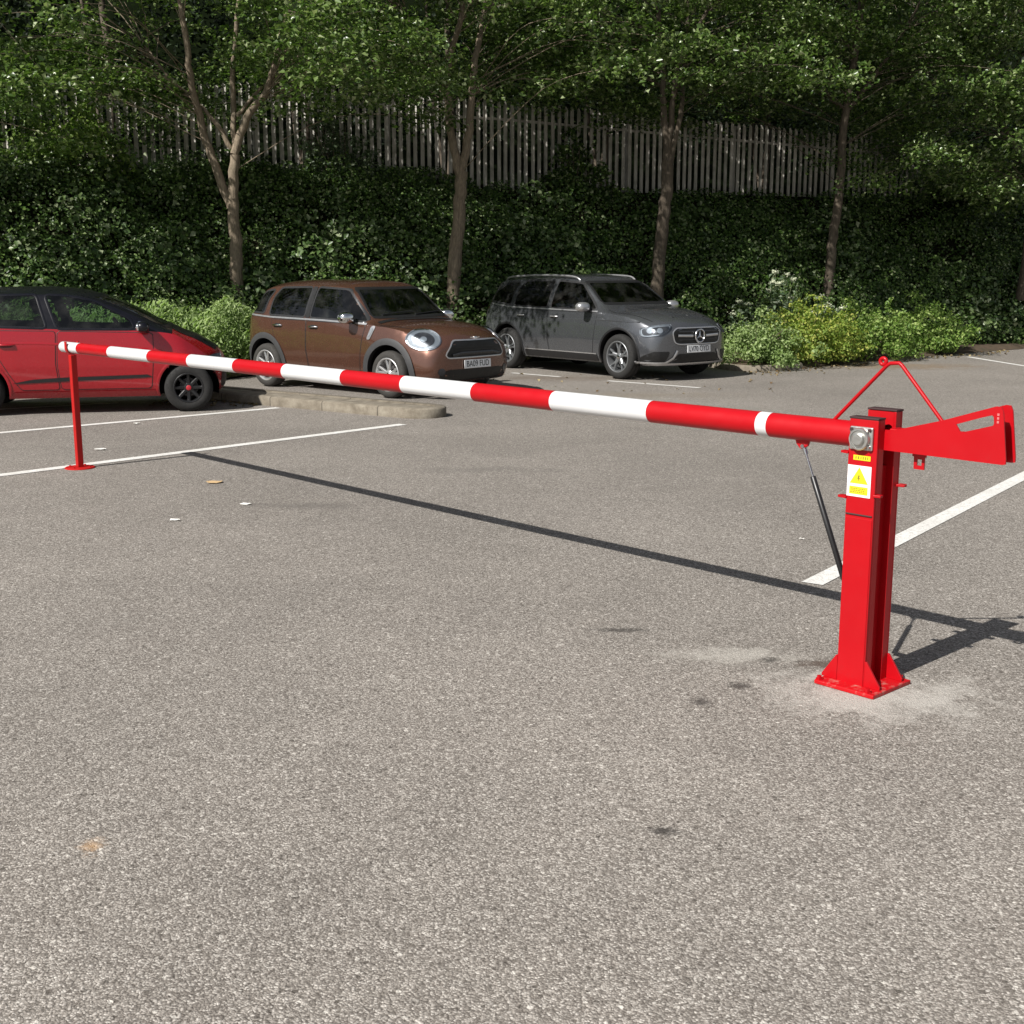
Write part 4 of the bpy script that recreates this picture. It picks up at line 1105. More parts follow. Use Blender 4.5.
    wi=MB(); a=c.cast((4,.05,1.072),(-1,0,0),.02); b=c.cast((4,.6,1.105),(-1,0,0),.02); wi.tube([a,b],.008,8); wi.build('wiper',CM['black'],c.root)
    for s in(-1,1):
        m=MB(); m.tube([(-1.5,s*.60,1.52),(-1.35,s*.60,1.57),(-.2,s*.615,1.585),(.0,s*.62,1.555)],[.012]*4,8); 
    c.patch('tail_light',((-1.95,-.72,.88),(0,1,0),(0,0,1),(1,.5,0)),[(-.09,-.13),(.07,-.13),(.07,.13),(-.09,.13)],CM['redlens'],off=.01,rings=3,n=32)
    c.patch('tail_light',((-1.95,.72,.88),(0,1,0),(0,0,1),(1,-.5,0)),[(-.07,-.13),(.09,-.13),(.09,.13),(-.07,.13)],CM['redlens'],off=.01,rings=3,n=32)
    c.body(CM['brown'],lining=CM['lining'])
    for x,st in ((1.2975,.0),(-1.2975,0)):
        for s in(-1,1): make_wheel(c,x,.785,.318,.21,.222,5,'twin',CM['alloy'],CM['tyre_dusty'],CM['chrome'],s,st)
bronze_car()
# ---------------------------------------------------------------- dark grey SUV
def grey_suv():
    P=dict(xr=-2.34,xf=2.28,fillet=.10,zbot=.235,wid=.915,mid=.3,cab=(-2.25,1.1),cabz=.9,zfloor=.33,near=2.2,
      keys=dict(
        zt=[(-2.34,1.00),(-2.22,1.20),(-2.02,1.50),(-1.85,1.575),(-1.3,1.605),(-.5,1.62),(0,1.605),(.25,1.575),(.38,1.53),(1.02,1.135),(1.15,1.11),(1.6,1.085),(1.95,1.03),(2.15,.97),(2.28,.88)],
        zb=[(-2.34,.92),(-2.1,1.06),(-1.5,1.065),(0,1.045),(.95,1.03),(1.2,1.01),(1.7,.95),(2.0,.88),(2.28,.74)],
        wb=[(-2.34,.76),(-2.0,.82),(-1.2,.86),(0,.875),(.95,.868),(1.4,.85),(1.9,.80),(2.28,.72)],
        wm=[(-2.34,.83),(-2.0,.885),(-1.4,.915),(0,.905),(1.4,.915),(1.95,.89),(2.28,.83)],
        wc=[(-2.34,.60),(-1.9,.63),(-1,.675),(.25,.68),(.6,.705),(1.05,.755),(1.3,.72),(1.9,.64),(2.28,.52)],
        dz=[(-2.34,.06),(-1.8,.085),(0,.085),(.38,.08),(.95,.05),(1.3,.065),(2.28,.06)],
        n=[(-2.34,2.4),(-1,2.8),(.25,3.0),(.6,3.4),(1.0,3.4),(1.3,2.8),(2.28,2.6)]),
      side=SIDE,bulge=.018,
      warps=[(1.45,2.28,lambda y,z:-.23*(y/.88)**3.2-.10*max(0,(z-.72)/.3)**2-.07*max(0,(.42-z)/.2)**2),
             (-1.5,-2.34,lambda y,z:.20*(y/.88)**2.8)],
      arches=[(1.4145,.355,.425),(-1.4145,.355,.425)])
    ca=Vector((1.721,19.62,0)); H=Vector((.62,-.785,0)).normalized(); Rt=Vector((H.y,-H.x,0))
    loc=ca-H*1.4145-Rt*.82
    c=Car('suv_car','dark grey metallic SUV with roof rails and round grille emblem, parked in the tree shade',tuple(loc),H,P)
    fw=[(.86,1.07),(.34,1.475),(-.24,1.512),(-.27,1.07)]
    rw=[(-.36,1.075),(-.33,1.515),(-1.10,1.50),(-1.24,1.38),(-1.26,1.09)]
    qw=[(-1.36,1.10),(-1.34,1.36),(-1.26,1.485),(-1.62,1.465),(-2.02,1.24),(-2.02,1.16)]
    side_windows(c,[fw,rw,qw],[CM['glass_dark']]*3,CM['darktrim'])
    front_glass(c,'F','windscreen',[(-.72,1.155),(.72,1.155),(.62,1.50),(-.62,1.50)],CM['glass'],CM['black'])
    front_glass(c,'B','rear_window',[(-.58,1.14),(.58,1.14),(.53,1.46),(-.53,1.46)],CM['glass_dark'],CM['black'])
    doors(c,[[(.90,1.02),(.86,.75),(.80,.34),(-.26,.34),(-.30,.60),(-.30,1.02)],[(-.325,1.02),(-.325,.6),(-.285,.34),(-.86,.34),(-.97,.5),(-1.16,.84),(-1.20,1.03)]],CM['grey'],[-.14,-1.03],.93,CM['satin'])
    arch_trim(c,CM['black'],.035,.008)
    for v in 'RL':
        c.strip('sill_trim',v,[(-.92,.31),(.92,.31)],.10,CM['black'],off=.008,n=30)
        c.strip('sill_strip',v,[(-.90,.375),(.90,.375)],.016,CM['satin'],off=.010,n=30)
        c.strip('side_crease',v,[(-2.0,.86),(-1.2,.885),(0,.90),(1.0,.915),(1.8,.90)],.03,CM['grey'],off=.001,n=60,rise=.008)
        c.strip('waist_trim',v,[(-2.0,1.115),(-1.4,1.062),(0,1.048),(.9,1.038)],.018,CM['satin'],off=.008,n=60)
    for s in(-1,1):
        c.strip('bonnet_gap','T',[(1.06,s*.77),(1.2,s*.79),(1.6,s*.75),(1.95,s*.68)],.011,CM['black'],off=.0015)
        c.strip('bonnet_ridge','T',[(1.15,s*.42),(1.6,s*.40),(2.05,s*.34)],.05,CM['grey'],off=.0012,rise=.008)
        m=MB(); pts=[c.cast((x,s*y,4),(0,0,-1),o) for x,y,o in ((-1.80,.58,.0),(-1.62,.59,.045),(-.8,.61,.05),(.0,.615,.045),(.20,.615,.0))]
        limb(m,pts,.017,.017,8,0); m.build('roof_rail',CM['satin'],c.root,smooth=60)
        D=Vector((-.84,-s*.52,-.08)).normalized(); Ax=Vector((-D.y,D.x,0)).normalized()
        V=((1.95,s*.67,.755),Ax,Vector((0,0,1)),D); k=s
        hp=[(-.20*k*-1,.085),(-.27*k,.10),(-.25*k,.02),(-.15*k,-.07),(.14*k,-.085),(.19*k,-.06),(.20*k,.055)]
        hp=[(k*.20,.05),(k*.19,-.075),(k*.10,-.085),(-k*.10,-.06),(-k*.24,.03),(-k*.26,.095),(-k*.10,.085)]
        hp=[(-a,b) for a,b in hp]
        hl=c.patch('headlight',V,hp,CM['lampdark'],off=.004,rings=5,n=56,rnd=2)
        c.ring('daylight_strip',V,[(a*.93,b*.88) for a,b in hp],-.008,.012,CM['lamp'],off=.008,par=hl)
        for u in (-.075,.065):
            u=-u*k; c.patch('projector',V,[(u+.045*math.cos(a),.005+.042*math.sin(a)) for a in np.linspace(0,2*PI,14,endpoint=False)],CM['lamp'],off=.014,rings=3,n=24,par=hl,rnd=1)
        c.patch('lens',V,hp,CM['lens'],off=.026,rings=5,n=56,par=hl,thick=.018)
        c.patch('side_intake','F',[(s*.56,.46),(s*.80,.46),(s*.85,.40),(s*.86,.31),(s*.62,.31)],CM['grille'],off=.004,rings=4,n=40,rnd=1)
        c.strip('intake_blade','F',[(s*.88,.285),(s*.62,.285),(s*.50,.36),(s*.44,.47)],.035,CM['satin'],off=.014,n=30,rise=.008)
    gr=[(-.44,.808),(.44,.808),(.52,.75),(.48,.595),(.40,.57),(-.40,.57),(-.48,.595),(-.52,.75)]
    g=c.patch('grille','F',gr,CM['grille'],off=.003,rings=5,n=60,rnd=1); c.ring('grille_surround','F',gr,-.003,.014,CM['satin'],off=.006,par=g,rnd=1)
    c.strip('grille_bar','F',[(-.44,.70),(-.14,.690)],.036,CM['satin'],off=.022,par=g,n=20,rise=.006); c.strip('grille_bar','F',[(.14,.690),(.44,.70)],.036,CM['satin'],off=.022,par=g,n=20,rise=.006)
    for z in (.76,.635): c.strip('grille_slat','F',[(-.42,z),(.42,z)],.014,CM['lampdark'],off=.012,par=g,n=30)
    q=c.cast((4,0,.69),(-1,0,0),.03); m=MB()
    m.lathe([(.098+.013*math.cos(a),.013*math.sin(a)) for a in np.linspace(0,2*PI,9)[:-1]],tuple(q),'X',40,closed=True)
    for k in range(3):
        a=PI/2+2*PI*k/3; ca_,sa_=math.cos(a),math.sin(a); e=Vector((0,ca_,sa_)); e2=Vector((0,-sa_,ca_))
        m.add([q+e2*.020,q-e2*.020,q+e*.092,q+Vector((.012,0,0)),q-Vector((.006,0,0))],[(0,2,3),(2,1,3),(0,4,2),(2,4,1)])
    em=m.build('emblem',CM['chrome'],g,smooth=35)
    m=MB(); m.lathe([(.088,-.012),(.088,-.004),(0,-.004)],tuple(q),'X',32); m.build('emblem_disc',CM['grille'],em)
    c.patch('lower_intake','F',[(-.40,.42),(.40,.42),(.54,.32),(.50,.295),(-.50,.295),(-.54,.32)],CM['grille'],off=.004,rings=4,n=48,rnd=1)
    c.strip('bumper_lip','F',[(-.80,.272),(-.4,.268),(.4,.268),(.80,.272)],.035,CM['satin'],off=.016,n=40,rise=.01)
    q=c.cast((4,0,.49),(-1,0,0),.016); plate(c,q,0,-.04,'LV70 OYD')
    c.patch('badge','T',[(2.02+.02*math.cos(a),.02*math.sin(a)) for a in np.linspace(0,2*PI,10,endpoint=False)],CM['satin'],off=.003,rings=2,n=16,rnd=1)
    for s in(-1,1): mirror(c,.70,1.01,1.11,s,CM['satin'],(.09,.125,.075))
    for y in(-.37,.37): seat(c,.08,y,.48,CM['seat']); seat(c,-.85,y,.52,CM['seat'])
    m=MB(); m.box((.86,0,.97),(.30,1.40,.20)); m.build('dashboard',CM['lining'],c.root,bevel=.05)
    m=MB(); m.lathe([(.17+.016*math.cos(a),.016*math.sin(a)) for a in np.linspace(0,2*PI,9)[:-1]],(0,0,0),'X',28,closed=True); w_=m.build('steering_wheel',CM['seat'],c.root,smooth=60); w_.location=(.55,-.37,1.02); w_.rotation_euler=(0,-.45,0)
    for s in (-1,1): c.patch('tail_light',((-2.28,s*.72,.98),(0,1,0),(0,0,1),(1,-s*.6,0)),[(-.12,-.07),(.12,-.07),(.12,.07),(-.12,.07)],CM['redlens'],off=.01,rings=3,n=32)
    c.body(CM['grey'],lining=CM['lining'])
    for x in (1.4145,-1.4145):
        for s in(-1,1): make_wheel(c,x,.80,.352,.235,.245,5,'y',CM['alloy_dull'],CM['tyre'],CM['chrome'],s)
grey_suv()
# ---------------------------------------------------------------- red hatchback
def red_car():
    P=dict(xr=-1.86,xf=1.64,fillet=.10,zbot=.195,wid=.835,mid=.2,cab=(-1.8,1.1),cabz=.84,zfloor=.28,near=2.2,
      keys=dict(
        zt=[(-1.86,.98),(-1.76,1.16),(-1.60,1.38),(-1.4,1.455),(-.9,1.495),(-.45,1.50),(-.1,1.475),(.2,1.40),(.55,1.255),(.95,1.045),(1.15,.955),(1.35,.89),(1.50,.80),(1.60,.715),(1.64,.64)],
        zb=[(-1.86,.95),(-1.6,1.04),(-1.0,1.035),(0,1.00),(.6,.985),(.95,.955),(1.2,.885),(1.45,.785),(1.62,.69),(1.76,.56)],
        wb=[(-1.86,.70),(-1.5,.77),(-.9,.80),(0,.81),(.7,.80),(1.1,.77),(1.4,.73),(1.76,.62)],
        wm=[(-1.86,.75),(-1.5,.815),(-1.1,.84),(0,.83),(1.15,.84),(1.45,.82),(1.76,.74)],
        wc=[(-1.86,.56),(-1.4,.58),(-.8,.61),(-.1,.615),(.3,.635),(.75,.67),(1.0,.68),(1.2,.64),(1.5,.56),(1.76,.42)],
        dz=[(-1.86,.06),(-1.4,.085),(-.3,.09),(.2,.085),(.7,.07),(1.05,.04),(1.3,.04),(1.76,.04)],
        n=[(-1.86,2.4),(-.9,2.7),(.2,3.0),(.7,3.2),(1.05,3.0),(1.3,2.6),(1.76,2.4)]),
      side=SIDE,bulge=.016,
      warps=[(1.0,1.76,lambda y,z:-.30*(y/.80)**2.6-.06*max(0,(z-.55)/.3)**2-.06*max(0,(.38-z)/.18)**2),
             (-1.1,-1.86,lambda y,z:.18*(y/.80)**2.8)],
      arches=[(1.19,.292,.352),(-1.21,.292,.352)])
    ca=Vector((-3.947,15.154,0)); H=Vector((.975,.222,0)).normalized(); Rt=Vector((H.y,-H.x,0))
    loc=ca-H*1.19-Rt*.75
    c=Car('hatchback_car','glossy red hatchback with black roof and black wheels, cut off by the left edge',tuple(loc),H,P)
    fw=[(.60,1.005),(.545,1.12),(.14,1.335),(-.16,1.395),(-.42,1.41),(-.28,1.015)]
    qf=[(.655,1.0),(.615,1.085),(.80,1.0)]
    rw=[(-.40,1.025),(-.52,1.412),(-1.02,1.40),(-1.22,1.22),(-1.24,1.06)]
    side_windows(c,[fw,rw],[CM['glass_clear'],CM['glass']],CM['roofblack'])
    for v in 'RL': c.patch('quarter_light',v,[(.66,.985),(.62,1.095),(.70,1.075),(.78,.995)],CM['chrome'],off=.01,rings=3,n=28)
    front_glass(c,'F','windscreen',[(-.63,1.02),(.63,1.02),(.54,1.40),(-.54,1.40)],CM['glass_clear'],CM['roofblack'])
    front_glass(c,'B','rear_window',[(-.52,1.08),(.52,1.08),(.46,1.36),(-.46,1.36)],CM['glass'],CM['roofblack'])
    doors(c,[[(.80,.955),(.80,.7),(.76,.30),(-.27,.30),(-.30,.60),(-.28,.985)],[(-.305,.985),(-.325,.6),(-.295,.30),(-.72,.30),(-.83,.46),(-.98,.74),(-1.02,1.0)]],CM['red'],[-.16,-.86],.83,CM['red'])
    arch_trim(c,CM['red'],.035,.006)
    for v in 'RL':
        c.patch('side_strip',v,[(-.85,.375),(.78,.43),(.78,.465),(-.2,.445),(-.60,.425)],CM['black'],off=.010,rings=3,n=40,rnd=1)
        c.strip('side_crease',v,[(-1.5,.86),(-.5,.845),(.4,.80),(.9,.74)],.035,CM['red'],off=.002,n=60,rise=.010)
        c.strip('sill_trim',v,[(-.80,.245),(.80,.245)],.06,CM['red'],off=.010,n=30)
    for s in(-1,1):
        D=Vector((-.70,-s*.70,-.12)).normalized(); Ax=Vector((-D.y,D.x,0)).normalized()
        V=((1.46,s*.56,.61),Ax,Vector((0,0,1)),D)
        hp=[(.14*s*-1,-.04),(.10*s,-.05),(.24*s,.05),(.22*s,.07),(0,.06),(-.15*s,.03)]
        hl=c.patch('headlight',V,hp,CM['lamp'],off=.006,rings=4,n=44); c.patch('lens',V,hp,CM['lens'],off=.020,rings=4,n=44,par=hl,thick=.015)
    c.patch('bonnet_shade','T',[(1.02,-.56),(1.02,.56),(1.25,.52),(1.52,.40),(1.56,0),(1.52,-.40),(1.25,-.52)],CM['roofblack'],off=.004,rings=8,n=64,rnd=2)  # black sheet standing in for shade on the red bonnet
    c.patch('grille','F',[(-.40,.46),(.40,.46),(.46,.32),(.40,.27),(-.40,.27),(-.46,.32)],CM['grille'],off=.004,rings=4,n=48,rnd=1)
    q=c.cast((4,0,.50),(-1,0,0),.016); MB().box(q,(.008,.52,.11)).build('number_plate',CM['plate'],c.root,bevel=.003)
    for s in(-1,1): mirror(c,.70,.90,1.03,s,CM['roofblack'],(.075,.10,.065))
    for y in(-.34,.34): seat(c,-.12,y,.44,CM['seat']); seat(c,-.92,y,.46,CM['seat'])
    m=MB(); m.box((.74,0,.90),(.36,1.28,.16)); m.build('dashboard',CM['lining'],c.root,bevel=.05)
    m=MB(); m.lathe([(.165+.016*math.cos(a),.016*math.sin(a)) for a in np.linspace(0,2*PI,9)[:-1]],(0,0,0),'X',28,closed=True); w_=m.build('steering_wheel',CM['seat'],c.root,smooth=60); w_.location=(.40,-.34,.97); w_.rotation_euler=(0,-.45,0)
    for s in (-1,1): c.patch('tail_light',((-1.80,s*.62,.88),(0,1,0),(0,0,1),(1,-s*.6,0)),[(-.09,-.13),(.09,-.13),(.09,.13),(-.09,.13)],CM['redlens'],off=.01,rings=3,n=32)
    zbf=pch(P['keys']['zb'])
    c.body(CM['red'],CM['roofblack'],lambda p:p.z>zbf(p.x)-.004 and -1.62<p.x<1.02,CM['lining'])
    for x in (1.19,-1.21):
        for s in(-1,1): make_wheel(c,x,.735,  .290,.20,.180,8,'plain',CM['alloy_black'],CM['tyre'],CM['redcap'],s)
red_car()

# ================================================================== BARRIER
PB=Vector((1.482,5.013,0)); BA=math.atan2(.736,-.677)
_bands=[]
from mathutils.geometry import tessellate_polygon
def barrier():
    t=thing('car_park_barrier','red and white striped barrier boom lowered across the car park from its thick red post','barrier',tuple(PB),BA)
    red=M['boom_red']
    # twin channel uprights
    for y,h in ((.070,1.125),(-.062,1.15)):
        s=1 if y>0 else -1
        m=MB(); 
        m.box((0,y+s*.0195,h/2+.008),(.130,.011,h-.016)); 
        o=m.build('upright',red,t,bevel=.003)
        MB().box((0,-.0372,h/2+.008),(.112,.004,h-.02)).build('face_plate',red,o) if y<0 else None
        f=MB()
        for x in (-.0595,.0595): f.box((x,y-s*.006,h/2+.008),(.011,.0395,h-.018))
        f.build('flange',red,o,bevel=.002)
        MB().box((0,y,h+.004),(.134,.055,.008)).build('end_cap',M['cap_dark'],o,bevel=.002)
    MB().box((0,.003,.47),(.07,.080,.92)).build('web_plate',red,t,bevel=.003)
    MB().box((.0,.0965,.365),(.122,.004,.712)).build('cover_plate',red,t,bevel=.0015)
    # weld beads at the cover plate's top
    MB().tube([(-.06,.0965,.734),(.06,.0965,.734)],.0035,8).build('weld',M['cap_dark'],t,smooth=60)
    MB().box((-.012,.018,.009),(.282,.294,.018)).build('base_plate',M['scuffed_red'],t,bevel=.004)
    for y in (.0905,-.083):
        for s in (1,-1):
            m=MB(); m.prism([(.065,.018),(.138,.018),(.138,.03),(.072,.125),(.065,.125)],lambda u,v,h,s=s:(s*u,h,v),y-.005,y+.005)
            m.build('gusset',red,t,bevel=.0015)
    for x in (-.115,.115):
        for y in (-.108,.146):
            m=MB(); m.lathe([(0,.034),(.011,.034),(.011,.022),(.017,.022),(.017,.018)],(x,y,0),'Z',6)
            m.build('anchor_bolt',red,t)
    # bearing block on the near face
    m=MB(); m.box((.004,.1005,1.048),(.105,.012,.095)); fb=m.build('flange_bearing',M['galv'],t,bevel=.005)
    m=MB(); m.lathe([(.046,.106),(.046,.118),(.042,.124),(.036,.124),(.034,.119),(.026,.119),(.025,.131),(.021,.134),(0,.134)],(.006,0,1.046),'Y',36)
    m.build('bearing_hub',M['galv'],fb,smooth=35)
    for x in (.046,-.036):
        for z in (1.083,):
            m=MB(); m.lathe([(0,.114),(.0075,.114),(.0075,.106)],(x,0,z),'Y',6); m.build('bolt',M['cap_dark'],fb)
    m=MB(); m.lathe([(.0,.118),(.006,.118),(.006,.106)],(-.038,0,1.016),'Y',12); m.build('grease_nipple',M['steel'],fb)
    # lugs
    for x0,x1,z,y in ((.062,.100,.985,.085),(.062,.104,.800,.085),(-.062,-.092,.820,.085),(-.062,-.098,.845,-.085)):
        m=MB(); xa,xb=sorted((x0,x1)); m.prism([(xa,-.018),(xb-.006 if x0>0 else xb,-.018),(xb,-.008),(xb,.010),(xa,.018)] if x0>0 else [(xb,-.018),(xb,.018),(xa,.010),(xa,-.008),(xa+.006,-.018)],
              lambda u,v,h,y=y:(u,y+v,h),z-.005,z+.005); m.build('lug',red,t,bevel=.0015)
    # stickers
    pl=MB().box((.0,.0962,.968),(.078,.0012,.020)).build('maker_label',M['yellow_sticker'],t)
    bar=MB()
    for k,(x,wd) in enumerate(((.027,.008),(.016,.009),(.004,.007),(-.006,.008),(-.017,.008),(-.026,.006))): 
        bar.box((x,.0970,.968),(wd*.55,.0006,.011)); 
    bar.build('lettering',M['ink_soft'],pl)
    ws=MB().box((.008,.0962,.872),(.108,.0012,.128)).build('warning_sign',M['white_sticker'],t)
    m=MB(); m.prism([(.008,.930),(.050,.862),(-.034,.862)],lambda u,v,h:(u,h,v),.0966,.0976); tr=m.build('warning_triangle',M['yellow_sticker'],ws)
    m=MB() # pictogram: a bolt like figure with marks
    m.prism([(.011,.897),(.004,.896),(.008,.886),(.003,.886),(.012,.870),(.010,.881),(.015,.882)],lambda u,v,h:(u,h,v),.0974,.0982)
    m.build('pictogram',M['ink_soft'],tr)
    ye=MB().box((.008,.0970,.834),(.084,.0012,.032)).build('text_panel',M['yellow_sticker'],ws)
    m=MB()
    for r,ln in ((.841,.062),(.834,.054),(.827,.058)):
        x=-ln/2
        while x<ln/2:
            wd=random.uniform(.004,.010); m.box((.008+x+wd/2,.0978,r),(wd,.0006,.003)); x+=wd+.003
    m.build('text_lines',M['ink_soft'],ye)
    # boom
    def rad(x): return float(np.interp(x,[-.1,.2,8.07],[.0535,.0535,.046]))
    bounds=[7.972,7.603,7.009,6.31,5.677,5.021,4.392,3.718,3.11,2.474,1.855,1.197,.566,.508,-.05]
    Z=1.048
    def zb(x): return Z
    bo=None
    for i in range(len(bounds)-1):
        a,b=bounds[i+1],bounds[i]
        white=(i%2==0)
        m=MB(); k=max(2,int((b-a)/.3))
        rr=[]
        for j in range(k+1):
            x=a+(b-a)*j/k; rr.append((rad(x)*(1.004 if white else 1.0),x))
        if i==0: rr=rr[:-1]+[(rad(b),b-.02),(rad(b)*.8,b-.004),(0,b)]
        m.lathe(rr,(0,0,Z),'X',32)
        o=m.build('boom' if i==len(bounds)-2 else 'white_band' if white else 'red_band',M['boom_white'] if white else red,None,smooth=40)
        if i==len(bounds)-2: bo=o
        else: _bands.append(o)
    bo.parent=t
    for o in _bands: o.parent=bo
    # tail: two tapered side plates with slots, end bridge open
    outer=[(.05,1.003),(.05,1.085),(-.10,1.085),(-.307,1.143),(-.520,1.215),(-.540,1.214),(-.549,1.195),(-.572,1.02),(-.572,1.002),(-.560,.999)]
    slot=[(-.366,1.134),(-.505,1.182),(-.513,1.175),(-.516,1.150),(-.512,1.142),(-.395,1.106),(-.384,1.108)]
    for y in (.042,-.034):
        # plate with a hole: bridge polygons
        m=MB()
        if y<0: slot=[(-.285,1.108),(-.300,1.122),(-.366,1.140),(-.505,1.182),(-.513,1.175),(-.516,1.150),(-.512,1.142),(-.395,1.100),(-.295,1.096)]
        n1=len(outer); n2=len(slot)
        vs=[(u,y-.003,v) for u,v in outer+slot]+[(u,y+.003,v) for u,v in outer+slot]
        tris=tessellate_polygon([[Vector((u,v,0)) for u,v in outer],[Vector((u,v,0)) for u,v in slot]])
        N=n1+n2
        fs=[tuple(tr_) for tr_ in tris]+[tuple(i+N for i in reversed(tr_)) for tr_ in tris]
        fs+=[(i,(i+1)%n1,(i+1)%n1+N,i+N) for i in range(n1)]
        fs+=[(n1+i,n1+(i+1)%n2,n1+(i+1)%n2+N,n1+i+N) for i in range(n2)]
        m.add(vs,fs); m.build('tail_plate',red,bo)
    MB().box((-.29,0,1.005),(.5,.070,.006)).build('tail_floor',red,bo)
    MB().box((-.17,.004,1.055),(.18,.066,.07)).build('counterweight',red,bo,bevel=.004)
    # little raised marks on the tail plate
    m=MB()
    for k in range(3): m.box((-.531,.0458,1.185-.014*k),(.008,.0008,.009))
    m.build('stamped_marks',simple('worn_pink_marks',(.55,.16,.16),.5),bo)
    # stay rods with eye
    m=MB(); pts=[(.202,0,1.095),(-.030,0,1.335),(-.046,0,1.346),(-.086,0,1.349),(-.098,0,1.340),(-.288,0,1.13)]
    m.tube(pts,.0078,12); st=m.build('stay_rod',red,bo,smooth=50)
    m=MB(); 
    vs=[];fs=[];n=20;q=10
    for i in range(n):
        a=2*PI*i/n
        for j in range(q):
            b=2*PI*j/q; r=.013+.008*math.cos(b); vs.append((-.014+r*math.cos(a),.008*math.sin(b),1.352+r*math.sin(a)))
    for i in range(n):
        for j in range(q): fs.append((i*q+j,((i+1)%n)*q+j,((i+1)%n)*q+(j+1)%q,i*q+(j+1)%q))
    m.add(vs,fs); m.build('stay_eye',red,st,smooth=60)
    # keyhole loop under the tail
    outer=[(-.168,1.0),(-.168,.985),(-.175,.985),(-.177,.935),(-.222,.935),(-.222,.985),(-.228,.985),(-.228,1.0)]
    hole=[(-.190,.975),(-.210,.975),(-.210,.950),(-.190,.950)]
    tris=tessellate_polygon([[Vector((u,v,0)) for u,v in outer],[Vector((u,v,0)) for u,v in hole]]); n1,n2=len(outer),len(hole); N=n1+n2
    m=MB(); m.add([(u,-.003,v) for u,v in outer+hole]+[(u,.003,v) for u,v in outer+hole],
      [tuple(x) for x in tris]+[tuple(i+N for i in reversed(x)) for x in tris]+[(i,(i+1)%n1,(i+1)%n1+N,i+N) for i in range(n1)]+[(n1+i,n1+(i+1)%n2,n1+(i+1)%n2+N,n1+i+N) for i in range(n2)])
    m.build('lock_tab',red,bo)
    # gas strut
    br=MB(); br.prism([(.385,.999),(.312,.999),(.320,.975),(.345,.958),(.358,.960),(.378,.98)],lambda u,v,h:(u,h,v),-.006,.006)
    b_=br.build('strut_bracket',red,bo,bevel=.002)
    m=MB(); m.lathe([(0,-.014),(.009,-.014),(.009,.014),(0,.014)],(.343,0,.972),'Y',14); m.build('pin',M['steel'],b_,smooth=40)
    p0=Vector((.343,0,.970)); p1=Vector((.112,0,.422)); d=p1-p0
    m=MB(); m.tube([p0,p0+d*.06],.0095,12); m.tube([p0+d*.05,p0+d*.24],.0055,12)
    s_=m.build('gas_strut',M['steel'],t,smooth=40)
    m=MB(); m.tube([p0+d*.225,p0+d*.23,p0+d*.985,p0+d*1.0],[.010,.0125,.0125,.008],16); m.build('strut_cylinder',M['black_rubber'],s_,smooth=50)
    m=MB(); m.box((.072,0,.42),(.07,.03,.03)); m.build('strut_foot',M['black_rubber'],t,bevel=.004)
barrier()
def rest_post():
    RP=Vector((-3.786,10.738,0))
    t=thing('rest_post','thin red square rest post with a disc foot holding the striped end of the boom','post',tuple(RP),BA)
    m=MB(); m.lathe([(.128,.0),(.128,.006),(.120,.012),(0,.012)],(0,0,0),'Z',40); m.build('base_disc',M['rest_red'],t,smooth=35)
    m=MB(); hs=.0265
    m.add([(sx*hs*(1+.0),sy*hs,z) for z in (.012,.985) for sx,sy in((-1,-1),(1,-1),(1,1),(-1,1))],[(0,1,2,3),(4,5,6,7),(0,1,5,4),(1,2,6,5),(2,3,7,6),(3,0,4,7)])
    m.build('tube',M['rest_red'],t,bevel=.005)
    m=MB(); r0=.0500; n=14
    pr=[]
    for k in range(n+1):
        a=PI+PI*k/n; pr.append((r0*math.cos(a),1.048+r0*math.sin(a)))
    pr=[(-r0,1.10)]+pr+[(r0,1.10)]
    out=[(-(r0+.007),1.10)]+[((r0+.007)*math.cos(PI+PI*k/n),1.048+(r0+.007)*math.sin(PI+PI*k/n)) for k in range(n+1)]+[((r0+.007),1.10)]
    N=len(pr); vs=[(x,u,v) for x in(-.02,.02) for u,v in pr+out]; fs=[]
    for i in range(N-1):
        fs+=[(i,i+1,2*N+i+1,2*N+i),(N+i,3*N+i,3*N+i+1,N+i+1),(i,N+i,N+i+1,i+1),(2*N+i,2*N+i+1,3*N+i+1,3*N+i)]
    fs+=[(0,2*N,3*N,N),(N-1,2*N-1,4*N-1,3*N-1)]
    m.add(vs,fs); m.build('cradle',M['rest_red'],t,smooth=40)
    for a in (.6,2.2,3.8,5.4):
        m=MB(); m.lathe([(0,.022),(.009,.022),(.009,.012)],(.095*math.cos(a),.095*math.sin(a),0),'Z',6); m.build('bolt',M['rest_red'],t)
rest_post()
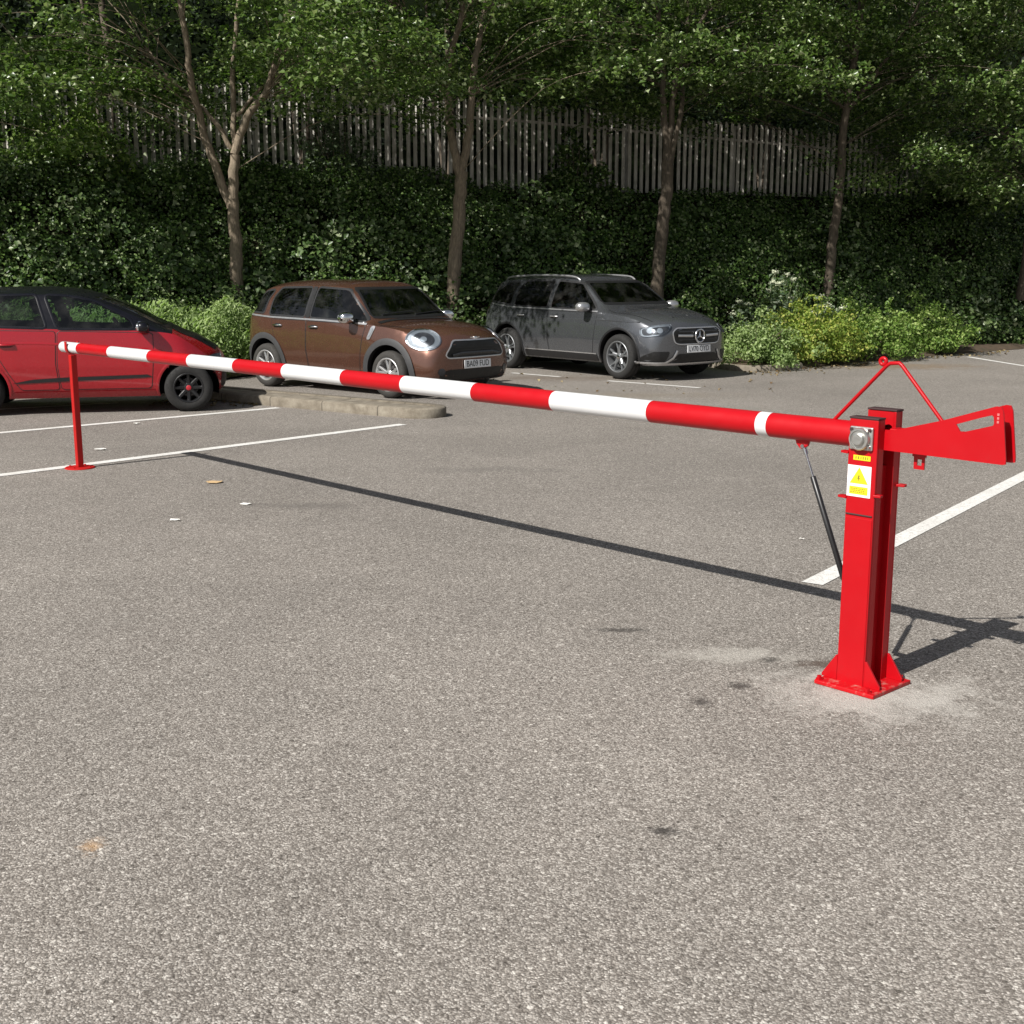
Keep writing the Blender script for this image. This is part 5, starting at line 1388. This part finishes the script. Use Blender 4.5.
# small things lying about
def scrap(label,px,py,sx,sy,mat,cat='litter',name='litter'):
    p=at(px,py); m=MB(); n=9; vs=[]
    for k in range(n):
        a=2*PI*k/n; q=random.uniform(.65,1); vs.append((sx*q*math.cos(a),sy*q*math.sin(a),random.uniform(.002,.012)))
    m.add(vs+[(v[0],v[1],v[2]+.003) for v in vs],[tuple(range(n)),tuple(reversed(range(n,2*n)))]+[(i,(i+1)%n,(i+1)%n+n,i+n) for i in range(n)])
    o=m.build(name,mat); o.location=p; o.location.z=.002; o.rotation_euler.z=random.uniform(-.3,.3); tag(o,label,cat)
scrap('scrap of tan cardboard lying near the start of the boom shadow',214,483,.075,.07,simple('tan_card',(.55,.38,.20),.8))
wp=simple('white_scrap',(.75,.74,.70),.7)
scrap('small white scrap on the asphalt below the cardboard',246,505,.05,.025,wp)
scrap('tiny white scrap left of the cardboard piece',175,521,.04,.02,wp)
scrap('white scrap between the two left bay lines near the rest post',101,450,.07,.04,wp)
scrap('tiny pale scrap between the bay lines beside the red car wheel',137,424,.04,.03,wp)
scrap('tiny white scrap in front of the thick barrier post foot shadow',802,540,.02,.012,wp)

# ================================================================== LIGHT, CAMERA
w=bpy.data.worlds.new('World'); S.world=w; w.use_nodes=True
nt=w.node_tree; bg=nt.nodes['Background']
sky=nt.nodes.new('ShaderNodeTexSky'); sky.sky_type='NISHITA'; sky.sun_disc=False
sky.sun_elevation=SUN_EL; sky.sun_rotation=PI+SUN_AZ; sky.altitude=50; sky.air_density=1; sky.dust_density=1.2
hs=nt.nodes.new('ShaderNodeHueSaturation'); hs.inputs['Saturation'].default_value=.45; nt.links.new(sky.outputs[0],hs.inputs['Color']); nt.links.new(hs.outputs[0],bg.inputs[0]); bg.inputs[1].default_value=.06
ld=bpy.data.lights.new('sun','SUN'); ld.energy=4.8; ld.angle=math.radians(.53); ld.color=(1,.965,.91)
lo=link(bpy.data.objects.new('sun',ld))
sd=Vector((math.sin(SUN_AZ)*math.cos(SUN_EL),math.cos(SUN_AZ)*math.cos(SUN_EL),-math.sin(SUN_EL)))
lo.rotation_euler=sd.to_track_quat('-Z','Y').to_euler(); lo.location=(-8,-8,12)
cd=bpy.data.cameras.new('camera'); cam=link(bpy.data.objects.new('camera',cd))
cd.sensor_width=36; cd.lens=36*FPX/1024; cd.clip_end=2000; cd.clip_start=.05
cam.location=(0,0,CAM_H); cam.rotation_euler=(PI/2-PITCH,0,0); S.camera=cam
S.view_settings.view_transform='Standard'; S.view_settings.look='None'; S.view_settings.exposure=0.42; S.view_settings.gamma=1
S.cycles.max_bounces=8; S.cycles.diffuse_bounces=3; S.cycles.glossy_bounces=3; S.cycles.transparent_max_bounces=12
